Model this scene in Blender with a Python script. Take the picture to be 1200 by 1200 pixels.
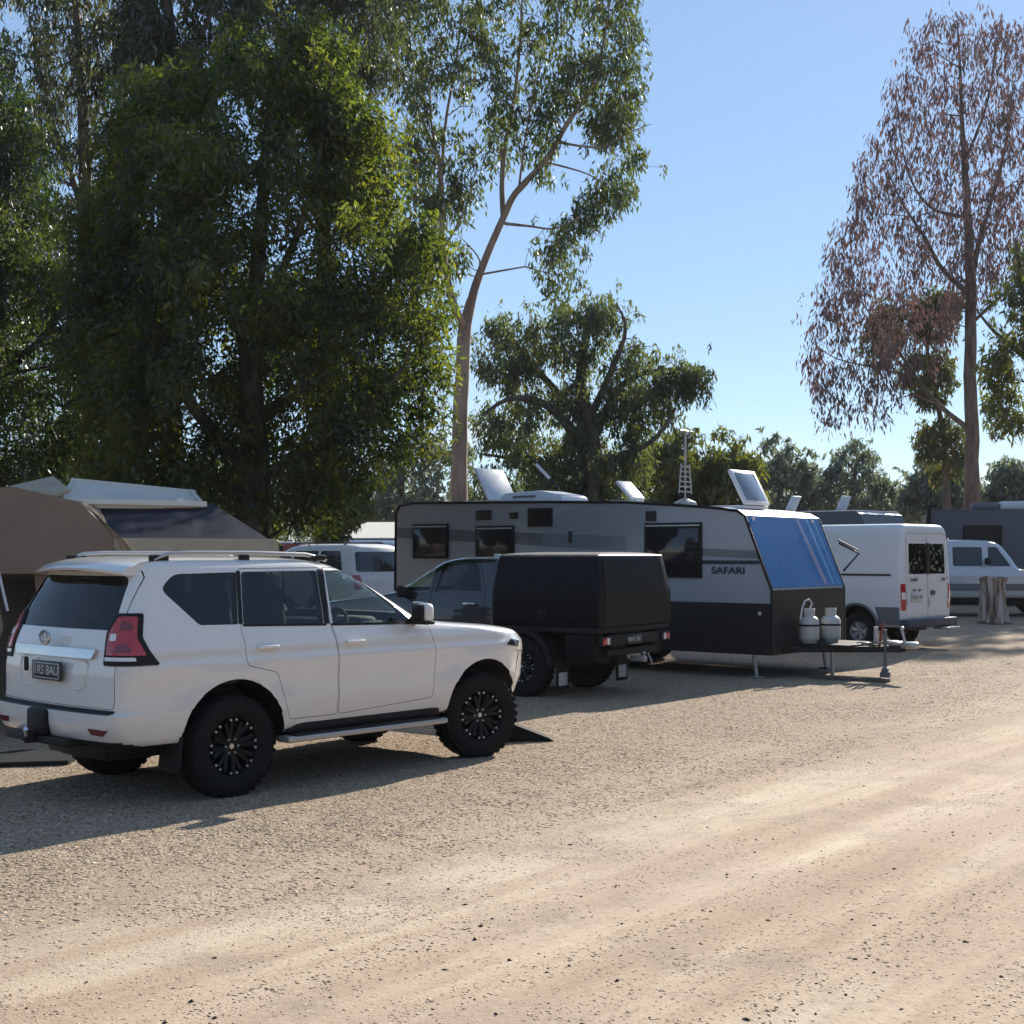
import bpy, bmesh, math, random
import numpy as np
from mathutils import Vector, Matrix, noise
from mathutils.bvhtree import BVHTree

for o in list(bpy.data.objects):
    bpy.data.objects.remove(o)
scene = bpy.context.scene
COL = scene.collection
R = math.radians

# ------------------------------------------------------------------ camera, sky, sun, exposure
EYE = 1.86
cd = bpy.data.cameras.new('camera')
cam = bpy.data.objects.new('camera', cd)
COL.objects.link(cam)
cam.location = (0, 0, EYE)
cam.rotation_euler = (R(90), 0, 0)
cd.sensor_width = 36
cd.lens = 48
cd.shift_y = 50 / 1200
cd.clip_end = 3000
scene.camera = cam

SUN_AZ, SUN_EL = R(29), R(26)
w = bpy.data.worlds.new('World')
scene.world = w
w.use_nodes = True
nt = w.node_tree
sky = nt.nodes.new('ShaderNodeTexSky')
sky.sky_type = 'NISHITA'
sky.sun_disc = False
sky.sun_elevation = SUN_EL
sky.sun_rotation = SUN_AZ
sky.air_density = 0.85
sky.dust_density = 0.05
sky.ozone_density = 2.6
bg = nt.nodes['Background']
bg.inputs[1].default_value = 0.085
# a little thin cloud low over the tree line, by sky direction
tc = nt.nodes.new('ShaderNodeTexCoord')
mp = nt.nodes.new('ShaderNodeMapping')
mp.inputs['Scale'].default_value = (3.0, 3.0, 14.0)
nz = nt.nodes.new('ShaderNodeTexNoise')
nz.inputs['Scale'].default_value = 2.2
nz.inputs['Detail'].default_value = 6
rp = nt.nodes.new('ShaderNodeValToRGB')
rp.color_ramp.elements[0].position = 0.52
rp.color_ramp.elements[1].position = 0.75
sx = nt.nodes.new('ShaderNodeSeparateXYZ')
mr = nt.nodes.new('ShaderNodeMapRange')
mr.inputs[1].default_value = 0.14
mr.inputs[2].default_value = 0.03
mu = nt.nodes.new('ShaderNodeMath'); mu.operation = 'MULTIPLY'
mx = nt.nodes.new('ShaderNodeMixRGB')
mx.inputs[2].default_value = (6.5, 6.5, 6.4, 1)
nt.links.new(tc.outputs['Generated'], mp.inputs[0])
nt.links.new(mp.outputs[0], nz.inputs[0])
nt.links.new(nz.outputs[0], rp.inputs[0])
nt.links.new(tc.outputs['Generated'], sx.inputs[0])
nt.links.new(sx.outputs[2], mr.inputs[0])
nt.links.new(rp.outputs[0], mu.inputs[0])
nt.links.new(mr.outputs[0], mu.inputs[1])
nt.links.new(mu.outputs[0], mx.inputs[0])
ev = nt.nodes.new('ShaderNodeMixRGB')      # even out the sky's glow a little
ev.inputs[0].default_value = 0.5
ev.inputs[2].default_value = (2.25, 3.45, 5.3, 1)
nt.links.new(sky.outputs[0], ev.inputs[1])
nt.links.new(ev.outputs[0], mx.inputs[1])
nt.links.new(mx.outputs[0], bg.inputs[0])

sd = bpy.data.lights.new('sun', 'SUN')
sd.energy = 5.0
sd.angle = R(0.5)
sd.color = (1.0, 0.92, 0.81)
sun = bpy.data.objects.new('sun', sd)
COL.objects.link(sun)
sdir = Vector((math.sin(SUN_AZ) * math.cos(SUN_EL), math.cos(SUN_AZ) * math.cos(SUN_EL), math.sin(SUN_EL)))
sun.rotation_euler = sdir.to_track_quat('Z', 'Y').to_euler()
sun.location = sdir * 60

scene.view_settings.view_transform = 'Standard'
scene.view_settings.look = 'None'
scene.view_settings.exposure = 0.9
scene.view_settings.gamma = 1
scene.render.engine = 'CYCLES'
scene.cycles.use_denoising = True
scene.cycles.max_bounces = 8
scene.cycles.transparent_max_bounces = 16
scene.cycles.caustics_reflective = False
scene.cycles.caustics_refractive = False

# ------------------------------------------------------------------ helpers
def gz(x, y):
    t = min(max((y - 21) / 19, 0), 1)
    return 0.35 * t * t * (3 - 2 * t)

def at(px, py, Y):
    """a point of the place from its bearing, at a chosen distance"""
    return Vector(((px - 600) / 1600 * Y, Y, EYE - (py - 650) / 1600 * Y))

def tag(o, label=None, cat=None, group=None, kind=None):
    if label: o['label'] = label
    if cat: o['category'] = cat
    if group: o['group'] = group
    if kind: o['kind'] = kind
    return o

def empty(name, loc, rz=0.0, label=None, cat=None, group=None):
    o = bpy.data.objects.new(name, None)
    COL.objects.link(o)
    o.empty_display_size = 0.2
    o.location = loc
    o.rotation_euler = (0, 0, rz)
    return tag(o, label, cat, group)

def link(name, me, parent=None, mats=None, smooth=35):
    o = bpy.data.objects.new(name, me)
    COL.objects.link(o)
    if mats is not None:
        for m in (mats if isinstance(mats, (list, tuple)) else [mats]):
            me.materials.append(m)
    if smooth:
        me.polygons.foreach_set('use_smooth', [True] * len(me.polygons))
        me.set_sharp_from_angle(angle=R(smooth))
    if parent: o.parent = parent
    return o

class MB:
    def __init__(self):
        self.v, self.f, self.m = [], [], []
    def add(self, vs, fs, mi=0):
        b = len(self.v)
        self.v += [tuple(p) for p in vs]
        self.f += [tuple(i + b for i in f) for f in fs]
        self.m += [mi] * len(fs)
        return self
    def box(self, c, s, bev=0.0, rot=None, mi=0, seg=2):
        bm = bmesh.new()
        bmesh.ops.create_cube(bm, size=1)
        for v in bm.verts:
            v.co = Vector((v.co.x * s[0], v.co.y * s[1], v.co.z * s[2]))
        if bev > 0:
            bmesh.ops.bevel(bm, geom=bm.edges[:], offset=bev, segments=seg, profile=.5, affect='EDGES')
        M = Matrix.Translation(Vector(c))
        if rot is not None:
            M = M @ (rot if isinstance(rot, Matrix) else Matrix.Rotation(rot, 4, 'Z'))
        bm.transform(M)
        bm.verts.index_update()
        self.add([v.co for v in bm.verts], [[v.index for v in f.verts] for f in bm.faces], mi)
        bm.free()
        return self
    def tube(self, pts, rad, n=8, mi=0, cap=True):
        pts = [Vector(p) for p in pts]
        if not isinstance(rad, (list, tuple)): rad = [rad] * len(pts)
        vs, fs = [], []
        prev = None
        for i, p in enumerate(pts):
            d = (pts[min(i + 1, len(pts) - 1)] - pts[max(i - 1, 0)])
            d = d.normalized() if d.length > 1e-9 else Vector((0, 0, 1))
            if prev is None:
                a = d.orthogonal().normalized()
            else:
                a = (prev - d * prev.dot(d))
                a = a.normalized() if a.length > 1e-6 else d.orthogonal().normalized()
            prev = a
            b = d.cross(a)
            for k in range(n):
                t = 2 * math.pi * k / n
                vs.append(p + (a * math.cos(t) + b * math.sin(t)) * rad[i])
        for i in range(len(pts) - 1):
            for k in range(n):
                fs.append((i * n + k, i * n + (k + 1) % n, (i + 1) * n + (k + 1) % n, (i + 1) * n + k))
        if cap:
            fs.append(tuple(range(n - 1, -1, -1)))
            fs.append(tuple((len(pts) - 1) * n + k for k in range(n)))
        return self.add(vs, fs, mi)
    def lathe(self, prof, origin=(0, 0, 0), axis='Z', n=32, mi=0, cap=False):
        """prof: (radius, height along axis)"""
        o = Vector(origin)
        vs, fs = [], []
        for r, h in prof:
            for k in range(n):
                t = 2 * math.pi * k / n
                c, s = r * math.cos(t), r * math.sin(t)
                if axis == 'Z': vs.append(o + Vector((c, s, h)))
                elif axis == 'Y': vs.append(o + Vector((c, h, -s)))
                else: vs.append(o + Vector((h, c, s)))
        for i in range(len(prof) - 1):
            for k in range(n):
                fs.append((i * n + k, i * n + (k + 1) % n, (i + 1) * n + (k + 1) % n, (i + 1) * n + k))
        if cap:
            fs.append(tuple(range(n - 1, -1, -1)))
            fs.append(tuple((len(prof) - 1) * n + k for k in range(n)))
        return self.add(vs, fs, mi)
    def prism(self, poly, axis, t0, t1, mi=0):
        """poly of 2D points; axis Y: (x,z); axis X: (y,z); axis Z: (x,y)"""
        def mk(a, b, t):
            return (a, t, b) if axis == 'Y' else ((t, a, b) if axis == 'X' else (a, b, t))
        n = len(poly)
        vs = [mk(a, b, t0) for a, b in poly] + [mk(a, b, t1) for a, b in poly]
        fs = [tuple(range(n)), tuple(range(2 * n - 1, n - 1, -1))]
        fs += [(i, i + n, (i + 1) % n + n, (i + 1) % n) for i in range(n)]
        return self.add(vs, fs, mi)
    def mesh(self, name='mesh', fix=True):
        me = bpy.data.meshes.new(name)
        me.from_pydata(self.v, [], self.f)
        me.polygons.foreach_set('material_index', self.m)
        if fix:
            bm = bmesh.new(); bm.from_mesh(me)
            bmesh.ops.recalc_face_normals(bm, faces=bm.faces[:])
            bm.to_mesh(me); bm.free()
        me.update()
        return me
    def build(self, name, mats, parent=None, smooth=35, fix=True):
        return link(name, self.mesh(name, fix), parent, mats, smooth)

def roundpoly(pts, r, n=4):
    out = []
    N = len(pts)
    for i in range(N):
        p, a, b = Vector(pts[i]), Vector(pts[i - 1]), Vector(pts[(i + 1) % N])
        ri = r[i] if isinstance(r, (list, tuple)) else r
        da, db = (a - p), (b - p)
        ra, rb = min(ri, da.length * .45), min(ri, db.length * .45)
        if ri <= 0:
            out.append(tuple(p)); continue
        pa, pb = p + da.normalized() * ra, p + db.normalized() * rb
        for k in range(n + 1):
            t = k / n
            q = pa * (1 - t) ** 2 + p * 2 * t * (1 - t) + pb * t * t
            out.append((q.x, q.y))
    return out

def scalepoly(pts, g):
    """push every corner outward by about g metres"""
    out = []
    N = len(pts)
    area = sum(pts[i][0] * pts[(i + 1) % N][1] - pts[(i + 1) % N][0] * pts[i][1] for i in range(N))
    sgn = 1 if area > 0 else -1
    for i in range(N):
        a, p, b = Vector(pts[i - 1]), Vector(pts[i]), Vector(pts[(i + 1) % N])
        d1, d2 = (p - a).normalized(), (b - p).normalized()
        n1, n2 = Vector((d1.y, -d1.x)) * sgn, Vector((d2.y, -d2.x)) * sgn
        m = (n1 + n2)
        m = m.normalized() if m.length > 1e-6 else n1
        k = g / max(.5, m.dot(n1))
        out.append((p.x + m.x * k, p.y + m.y * k))
    return out

def patch(bvh, poly, a, d, off=.004, cell=.07, depth=.012):
    """a panel lying on a curved shell: the outline poly (s along a, z up) is thrown along d on to it"""
    a, d = Vector(a).normalized(), Vector(d).normalized()
    bm = bmesh.new()
    vs = [bm.verts.new((x, z, 0)) for x, z in poly]
    f = bm.faces.new(vs)
    bmesh.ops.triangulate(bm, faces=[f])
    xs = [p[0] for p in poly]; zs = [p[1] for p in poly]
    x = math.ceil(min(xs) / cell) * cell
    while x < max(xs):
        bmesh.ops.bisect_plane(bm, geom=bm.verts[:] + bm.edges[:] + bm.faces[:], plane_co=(x, 0, 0), plane_no=(1, 0, 0), dist=1e-5)
        x += cell
    z = math.ceil(min(zs) / cell) * cell
    while z < max(zs):
        bmesh.ops.bisect_plane(bm, geom=bm.verts[:] + bm.edges[:] + bm.faces[:], plane_co=(0, z, 0), plane_no=(0, 1, 0), dist=1e-5)
        z += cell
    edge = {v.index: v.is_boundary for v in bm.verts}
    bm.verts.index_update()
    for v in bm.verts:
        o = a * v.co.x + Vector((0, 0, v.co.y)) - d * 5
        loc, nor, i, dist = bvh.ray_cast(o, d)
        if loc is None:
            loc, nor, i, dist = bvh.find_nearest(o + d * 4.2)
        if nor.dot(d) > 0: nor = -nor
        v.co = loc + nor * off
    if depth:
        be = [e for e in bm.edges if e.is_boundary]
        r = bmesh.ops.extrude_edge_only(bm, edges=be)
        for v in r['geom']:
            if isinstance(v, bmesh.types.BMVert): v.co += d * depth
    bmesh.ops.recalc_face_normals(bm, faces=bm.faces[:])
    if sum(f.normal.dot(d) * f.calc_area() for f in bm.faces) > 0:
        bmesh.ops.reverse_faces(bm, faces=bm.faces[:])
    me = bpy.data.meshes.new('panel')
    bm.to_mesh(me); bm.free()
    return me

def boolean(me, cutter, op='DIFFERENCE'):
    a = bpy.data.objects.new('tmp_a', me); b = bpy.data.objects.new('tmp_b', cutter)
    COL.objects.link(a); COL.objects.link(b)
    m = a.modifiers.new('b', 'BOOLEAN')
    m.object = b; m.operation = op; m.solver = 'EXACT'
    try: m.material_mode = 'TRANSFER'
    except Exception: pass
    dg = bpy.context.evaluated_depsgraph_get()
    dg.update()
    out = bpy.data.meshes.new_from_object(a.evaluated_get(dg), preserve_all_data_layers=True, depsgraph=dg)
    bpy.data.objects.remove(a); bpy.data.objects.remove(b)
    return out

def text_mesh(s, size, depth=.002, bold=0.0):
    cu = bpy.data.curves.new('t', 'FONT')
    cu.body = s; cu.size = size; cu.extrude = depth; cu.align_x = 'CENTER'; cu.align_y = 'CENTER'
    cu.offset = bold
    o = bpy.data.objects.new('t', cu)
    COL.objects.link(o)
    dg = bpy.context.evaluated_depsgraph_get(); dg.update()
    me = bpy.data.meshes.new_from_object(o.evaluated_get(dg), depsgraph=dg)
    bpy.data.objects.remove(o)
    return me

def lettering(name, s, size, M, mat, parent, depth=.002, bold=0.0):
    me = text_mesh(s, size, depth, bold)
    me.transform(M)
    me.materials.clear()
    return link(name, me, parent, mat, 0)

def frame(origin, xa, ya):
    """matrix for lettering: text runs along xa, upright along ya"""
    xa, ya = Vector(xa).normalized(), Vector(ya).normalized()
    za = xa.cross(ya)
    M = Matrix((xa, ya, za)).transposed().to_4x4()
    M.translation = Vector(origin)
    return M

# ------------------------------------------------------------------ materials
def mat(name, col, rough=.5, metal=0.0, coat=0.0, spec=.5, noise_amt=0.0, noise_scale=8.0, bump=0.0, bump_scale=40.0, sheen=0):
    m = bpy.data.materials.new(name)
    m.use_nodes = True
    t = m.node_tree
    b = t.nodes['Principled BSDF']
    b.inputs['Base Color'].default_value = (*col, 1)
    b.inputs['Roughness'].default_value = rough
    b.inputs['Metallic'].default_value = metal
    b.inputs['Specular IOR Level'].default_value = spec
    b.inputs['Coat Weight'].default_value = coat
    b.inputs['Coat Roughness'].default_value = .04
    co = t.nodes.new('ShaderNodeTexCoord')
    if noise_amt > 0:
        n = t.nodes.new('ShaderNodeTexNoise')
        n.inputs['Scale'].default_value = noise_scale
        n.inputs['Detail'].default_value = 6
        n.inputs['Roughness'].default_value = .65
        t.links.new(co.outputs['Object'], n.inputs[0])
        r = t.nodes.new('ShaderNodeMapRange')
        r.inputs[1].default_value = .3; r.inputs[2].default_value = .7
        r.inputs[3].default_value = 1 - noise_amt; r.inputs[4].default_value = 1 + noise_amt * .6
        t.links.new(n.outputs[0], r.inputs[0])
        h = t.nodes.new('ShaderNodeMixRGB'); h.blend_type = 'MULTIPLY'; h.inputs[0].default_value = 1
        h.inputs[1].default_value = (*col, 1)
        t.links.new(r.outputs[0], h.inputs[2])
        t.links.new(h.outputs[0], b.inputs['Base Color'])
        rr = t.nodes.new('ShaderNodeMapRange')
        rr.inputs[3].default_value = max(0, rough - .06); rr.inputs[4].default_value = min(1, rough + .12)
        t.links.new(n.outputs[0], rr.inputs[0])
        t.links.new(rr.outputs[0], b.inputs['Roughness'])
    if bump > 0:
        n2 = t.nodes.new('ShaderNodeTexNoise')
        n2.inputs['Scale'].default_value = bump_scale
        n2.inputs['Detail'].default_value = 4
        t.links.new(co.outputs['Object'], n2.inputs[0])
        bp = t.nodes.new('ShaderNodeBump')
        bp.inputs['Strength'].default_value = .6
        bp.inputs['Distance'].default_value = bump
        t.links.new(n2.outputs[0], bp.inputs['Height'])
        t.links.new(bp.outputs[0], b.inputs['Normal'])
    return m

def dusty(name, col, rough, coat, dust=(.36, .29, .21), top=.75, amt=.55):
    """car paint with road dust low on the panels"""
    m = mat(name, col, rough, coat=coat)
    t = m.node_tree; b = t.nodes['Principled BSDF']
    co = t.nodes.new('ShaderNodeTexCoord'); s = t.nodes.new('ShaderNodeSeparateXYZ')
    t.links.new(co.outputs['Object'], s.inputs[0])
    n = t.nodes.new('ShaderNodeTexNoise'); n.inputs['Scale'].default_value = 5; n.inputs['Detail'].default_value = 7
    t.links.new(co.outputs['Object'], n.inputs[0])
    r = t.nodes.new('ShaderNodeMapRange')
    r.inputs[1].default_value = top; r.inputs[2].default_value = .4
    r.inputs[3].default_value = 0.04; r.inputs[4].default_value = amt
    t.links.new(s.outputs[2], r.inputs[0])
    mlt = t.nodes.new('ShaderNodeMath'); mlt.operation = 'MULTIPLY'
    t.links.new(r.outputs[0], mlt.inputs[0]); t.links.new(n.outputs[0], mlt.inputs[1])
    mixc = t.nodes.new('ShaderNodeMixRGB')
    mixc.inputs[1].default_value = (*col, 1); mixc.inputs[2].default_value = (*dust, 1)
    t.links.new(mlt.outputs[0], mixc.inputs[0]); t.links.new(mixc.outputs[0], b.inputs['Base Color'])
    rr = t.nodes.new('ShaderNodeMapRange')
    rr.inputs[3].default_value = rough; rr.inputs[4].default_value = .8
    t.links.new(mlt.outputs[0], rr.inputs[0]); t.links.new(rr.outputs[0], b.inputs['Roughness'])
    return m

def glass(name, tint, rough=.02, refl=1.0):
    m = bpy.data.materials.new(name)
    m.use_nodes = True
    t = m.node_tree
    t.nodes.clear()
    out = t.nodes.new('ShaderNodeOutputMaterial')
    tr = t.nodes.new('ShaderNodeBsdfTransparent'); tr.inputs[0].default_value = (*tint, 1)
    gl = t.nodes.new('ShaderNodeBsdfGlossy'); gl.inputs['Roughness'].default_value = rough
    gl.inputs[0].default_value = (refl, refl, refl, 1)
    fr = t.nodes.new('ShaderNodeLayerWeight'); fr.inputs[0].default_value = .5
    pw = t.nodes.new('ShaderNodeMath'); pw.operation = 'POWER'; pw.inputs[1].default_value = 5
    ma = t.nodes.new('ShaderNodeMath'); ma.operation = 'MULTIPLY_ADD'; ma.inputs[1].default_value = .9; ma.inputs[2].default_value = .045
    mi = t.nodes.new('ShaderNodeMixShader')
    t.links.new(fr.outputs['Facing'], pw.inputs[0]); t.links.new(pw.outputs[0], ma.inputs[0])
    t.links.new(ma.outputs[0], mi.inputs[0]); t.links.new(tr.outputs[0], mi.inputs[1]); t.links.new(gl.outputs[0], mi.inputs[2])
    t.links.new(mi.outputs[0], out.inputs[0])
    return m

M = {}
M['white'] = dusty('white_paint', (.76, .738, .70), .26, .9, amt=.5)
M['white_dull'] = mat('dull_white_paint', (.72, .72, .71), .4, coat=.3, noise_amt=.08, noise_scale=3)
M['van_white'] = dusty('van_white_paint', (.66, .67, .69), .35, .4, amt=.5)
M['black_paint'] = dusty('black_paint', (.012, .012, .014), .25, .8, dust=(.16, .13, .1), amt=.35)
M['canopy'] = mat('black_canopy_coat', (.0045, .0045, .006), .42, spec=.16, bump=.0015, bump_scale=120)
M['black'] = mat('black_plastic', (.010, .010, .011), .6, spec=.3)
M['rubber'] = mat('tyre_rubber', (.011, .011, .0115), .85, spec=.25, noise_amt=.25, noise_scale=14)
M['rim'] = mat('black_wheel', (.006, .006, .007), .42, spec=.3)
M['bolt'] = mat('bright_bolt', (.55, .55, .56), .3, metal=.9)
M['chrome'] = mat('chrome', (.60, .61, .63), .10, metal=1)
M['steel'] = mat('galvanised_steel', (.38, .38, .38), .45, metal=.7, noise_amt=.2)
M['interior'] = mat('dark_interior', (.03, .03, .032), .8)
M['seat'] = mat('grey_seat', (.11, .10, .095), .85)
M['glass_dark'] = glass('privacy_glass', (.20, .22, .24))
M['glass'] = glass('clear_glass', (.78, .87, .81))
M['glass_rear'] = glass('tinted_rear_glass', (.18, .21, .24))
M['glass_solid'] = mat('dark_window', (.012, .014, .017), .06, spec=.6)
M['red_lens'] = mat('red_lens', (.42, .012, .018), .12, coat=1)
M['dark_red'] = mat('dark_red_lens', (.16, .008, .012), .15, coat=1)
M['clear_lens'] = mat('clear_lens', (.75, .74, .72), .1, coat=1)
M['plate_black'] = mat('black_plate', (.02, .02, .022), .4)
M['plate_white'] = mat('white_plate', (.62, .62, .6), .45)
M['ink'] = mat('dark_lettering', (.02, .022, .03), .4)
M['pale_ink'] = mat('pale_lettering', (.55, .55, .54), .5)
M['alloy'] = mat('silver_trim', (.45, .45, .44), .35, metal=.6)
M['cara'] = mat('caravan_cladding', (.34, .36, .40), .32, coat=.3, noise_amt=.05, noise_scale=1.5)
M['cara_grey'] = mat('caravan_grey_band', (.13, .145, .17), .35, coat=.3, noise_amt=.12, noise_scale=3)
M['cara_green'] = mat('caravan_pale_decal', (.27, .315, .335), .3, coat=.3)
M['cara_teal'] = mat('caravan_dark_decal', (.17, .215, .25), .3, coat=.3)
M['checker'] = mat('black_checkerplate', (.016, .016, .018), .4, bump=.004, bump_scale=90)
M['front_grey'] = mat('charcoal_front_panel', (.022, .021, .021), .45, spec=.15, bump=.001, bump_scale=60)
M['blue'] = mat('blue_glossy_front', (.020, .135, .37), .25, coat=.1, spec=.2, noise_amt=.12, noise_scale=1.2)
M['pink_stripe'] = mat('pink_stripe', (.20, .21, .36), .2, coat=.3)
M['pale_stripe'] = mat('pale_blue_stripe', (.09, .29, .52), .2, coat=.3)
M['roof_white'] = mat('white_roof', (.78, .78, .77), .4)
M['plastic_white'] = mat('white_plastic', (.62, .63, .66), .45, noise_amt=.06)
M['bottle'] = mat('gas_bottle_paint', (.47, .48, .45), .4, noise_amt=.12, noise_scale=12)
M['red'] = mat('red_plastic', (.5, .03, .035), .4)
M['canvas'] = mat('tan_canvas', (.23, .175, .13), .9, noise_amt=.12, noise_scale=3, bump=.004, bump_scale=7)
M['canvas_pale'] = mat('pale_canvas', (.40, .33, .24), .9, noise_amt=.1, noise_scale=4, bump=.004, bump_scale=9)
M['navy'] = mat('navy_window_mesh', (.008, .011, .024), .34, spec=.3, bump=.012, bump_scale=4)
M['alu'] = mat('aluminium_lid', (.62, .59, .53), .5, metal=0, noise_amt=.1, noise_scale=4)
M['mat_grey'] = mat('grey_mat', (.035, .038, .038), .95, spec=.05, noise_amt=.2)
M['dark_cara'] = mat('dark_grey_caravan', (.085, .095, .115), .4, noise_amt=.05)
M['silver'] = mat('silver_paint', (.46, .48, .52), .3, metal=.2, coat=.6)
M['grey_clad'] = mat('grey_cladding', (.12, .13, .15), .5)
M['awning'] = mat('cream_awning', (.66, .62, .54), .8)
M['red_paint'] = mat('red_car_paint', (.35, .02, .025), .3, coat=.7)
M['solar'] = mat('dark_hatch_glass', (.10, .12, .16), .12, coat=1)

# ------------------------------------------------------------------ ground and track
def ground_mat():
    m = bpy.data.materials.new('gravel_ground')
    m.use_nodes = True
    t = m.node_tree
    b = t.nodes['Principled BSDF']
    L = t.links.new
    co = t.nodes.new('ShaderNodeTexCoord')
    def N(scale, det=6, rough=.6, src=None, dist=0):
        n = t.nodes.new('ShaderNodeTexNoise')
        n.inputs['Scale'].default_value = scale; n.inputs['Detail'].default_value = det
        n.inputs['Roughness'].default_value = rough; n.inputs['Distortion'].default_value = dist
        L((src or co.outputs['Object']), n.inputs[0])
        return n
    def ramp(src, stops):
        r = t.nodes.new('ShaderNodeValToRGB')
        e = r.color_ramp.elements
        while len(e) < len(stops): e.new(.5)
        for i, (p, c) in enumerate(stops):
            e[i].position = p
            e[i].color = (*c, 1) if isinstance(c, tuple) else (c, c, c, 1)
        L(src, r.inputs[0])
        return r
    def mix(a, bb, f, mode='MIX'):
        n = t.nodes.new('ShaderNodeMixRGB'); n.blend_type = mode
        if isinstance(f, float): n.inputs[0].default_value = f
        else: L(f, n.inputs[0])
        for i, s in ((1, a), (2, bb)):
            if isinstance(s, tuple): n.inputs[i].default_value = (*s, 1)
            else: L(s, n.inputs[i])
        return n.outputs[0]
    # along-track coordinates
    mp = t.nodes.new('ShaderNodeMapping')
    mp.vector_type = 'POINT'
    mp.inputs['Rotation'].default_value = (0, 0, -R(51))
    L(co.outputs['Object'], mp.inputs[0])
    st = t.nodes.new('ShaderNodeMapping')
    st.inputs['Scale'].default_value = (.10, 1.0, 1)
    L(mp.outputs[0], st.inputs[0])
    sep = t.nodes.new('ShaderNodeSeparateXYZ'); L(mp.outputs[0], sep.inputs[0])
    # distance across the track: positive towards the parked cars
    wob = N(.8, 8, .7)
    add = t.nodes.new('ShaderNodeMath'); add.operation = 'MULTIPLY_ADD'
    L(wob.outputs[0], add.inputs[0]); add.inputs[1].default_value = 1.6; L(sep.outputs[1], add.inputs[2])
    zone = t.nodes.new('ShaderNodeMapRange'); zone.interpolation_type = 'SMOOTHSTEP'
    zone.inputs[1].default_value = 4.9; zone.inputs[2].default_value = 9.0
    L(add.outputs[0], zone.inputs[0])
    big = N(.35, 4, .5)
    streak = N(1.1, 7, .62, st.outputs[0])
    fine = N(26, 8, .7)
    vfine = N(85, 4, .7)
    vor = t.nodes.new('ShaderNodeTexVoronoi'); vor.inputs['Scale'].default_value = 66
    L(co.outputs['Object'], vor.inputs[0])
    # compacted pinkish dirt
    dirt = ramp(streak.outputs[0], [(.33, (.33, .235, .162)), (.47, (.45, .34, .238)), (.60, (.60, .49, .36))])
    d2 = mix(dirt.outputs[0], (.42, .315, .24), ramp(big.outputs[0], [(.45, 0.), (.62, .7)]).outputs[0])
    d2 = mix(d2, (.27, .215, .165), ramp(N(.9, 6, .7).outputs[0], [(.52, 0.), (.70, .75)]).outputs[0])
    d3 = mix(d2, (.24, .17, .125), ramp(fine.outputs[0], [(.54, 0.), (.70, .75)]).outputs[0])
    d3 = mix(d3, (.64, .56, .43), ramp(fine.outputs[0], [(.26, .6), (.44, 0.)]).outputs[0])
    d3 = mix(d3, (.17, .125, .09), ramp(N(7, 6, .75).outputs[0], [(.62, 0.), (.74, .45)]).outputs[0])
    # loose chips and bark
    g = ramp(vor.outputs['Color'], [(.15, (.12, .085, .058)), (.5, (.34, .25, .17)), (.85, (.60, .49, .355))])
    g2 = mix(g.outputs[0], (.20, .145, .10), ramp(fine.outputs[0], [(.5, 0.), (.75, .7)]).outputs[0])
    g3 = mix(g2, (.36, .27, .19), ramp(N(1.7, 5).outputs[0], [(.4, 0.), (.66, .6)]).outputs[0])
    col = mix(d3, g3, zone.outputs[0])
    L(col, b.inputs['Base Color'])
    b.inputs['Roughness'].default_value = .95
    b.inputs['Specular IOR Level'].default_value = .15
    hs = t.nodes.new('ShaderNodeMath'); hs.operation = 'MULTIPLY_ADD'
    L(fine.outputs[0], hs.inputs[0]); hs.inputs[1].default_value = 1.0; L(vfine.outputs[0], hs.inputs[2])
    hv = t.nodes.new('ShaderNodeMath'); hv.operation = 'MULTIPLY_ADD'
    L(vor.outputs['Distance'], hv.inputs[0]); hv.inputs[1].default_value = -.4; L(hs.outputs[0], hv.inputs[2])
    bp = t.nodes.new('ShaderNodeBump'); bp.inputs['Strength'].default_value = .8; bp.inputs['Distance'].default_value = .016
    bd_ = t.nodes.new('ShaderNodeMapRange'); bd_.inputs[3].default_value = .0035; bd_.inputs[4].default_value = .014
    L(zone.outputs[0], bd_.inputs[0]); L(bd_.outputs[0], bp.inputs['Distance'])
    L(hv.outputs[0], bp.inputs['Height']); L(bp.outputs[0], b.inputs['Normal'])
    return m
M['ground'] = ground_mat()

def micro(x, y):
    if y > 26 or y < 1: return 0
    k = min(1, (26 - y) / 6)
    t_ = math.cos(R(51)) * x + math.sin(R(51)) * y
    u_ = -math.sin(R(51)) * x + math.cos(R(51)) * y
    h = .016 * noise.noise((t_ * .25, u_ * .8, 0)) + .006 * noise.noise((x * 3.1, y * 3.1, 4))
    # two shallow wheel ruts along the track
    s = -math.sin(R(51)) * x + math.cos(R(51)) * y
    for c in (2.3, 4.1):
        q = s - c - .12 * noise.noise((t_ * .2, c, 0))
        h -= .024 * math.exp(-(q / .20) ** 2) - .012 * math.exp(-((abs(q) - .36) / .14) ** 2)
    return h * k

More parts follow.
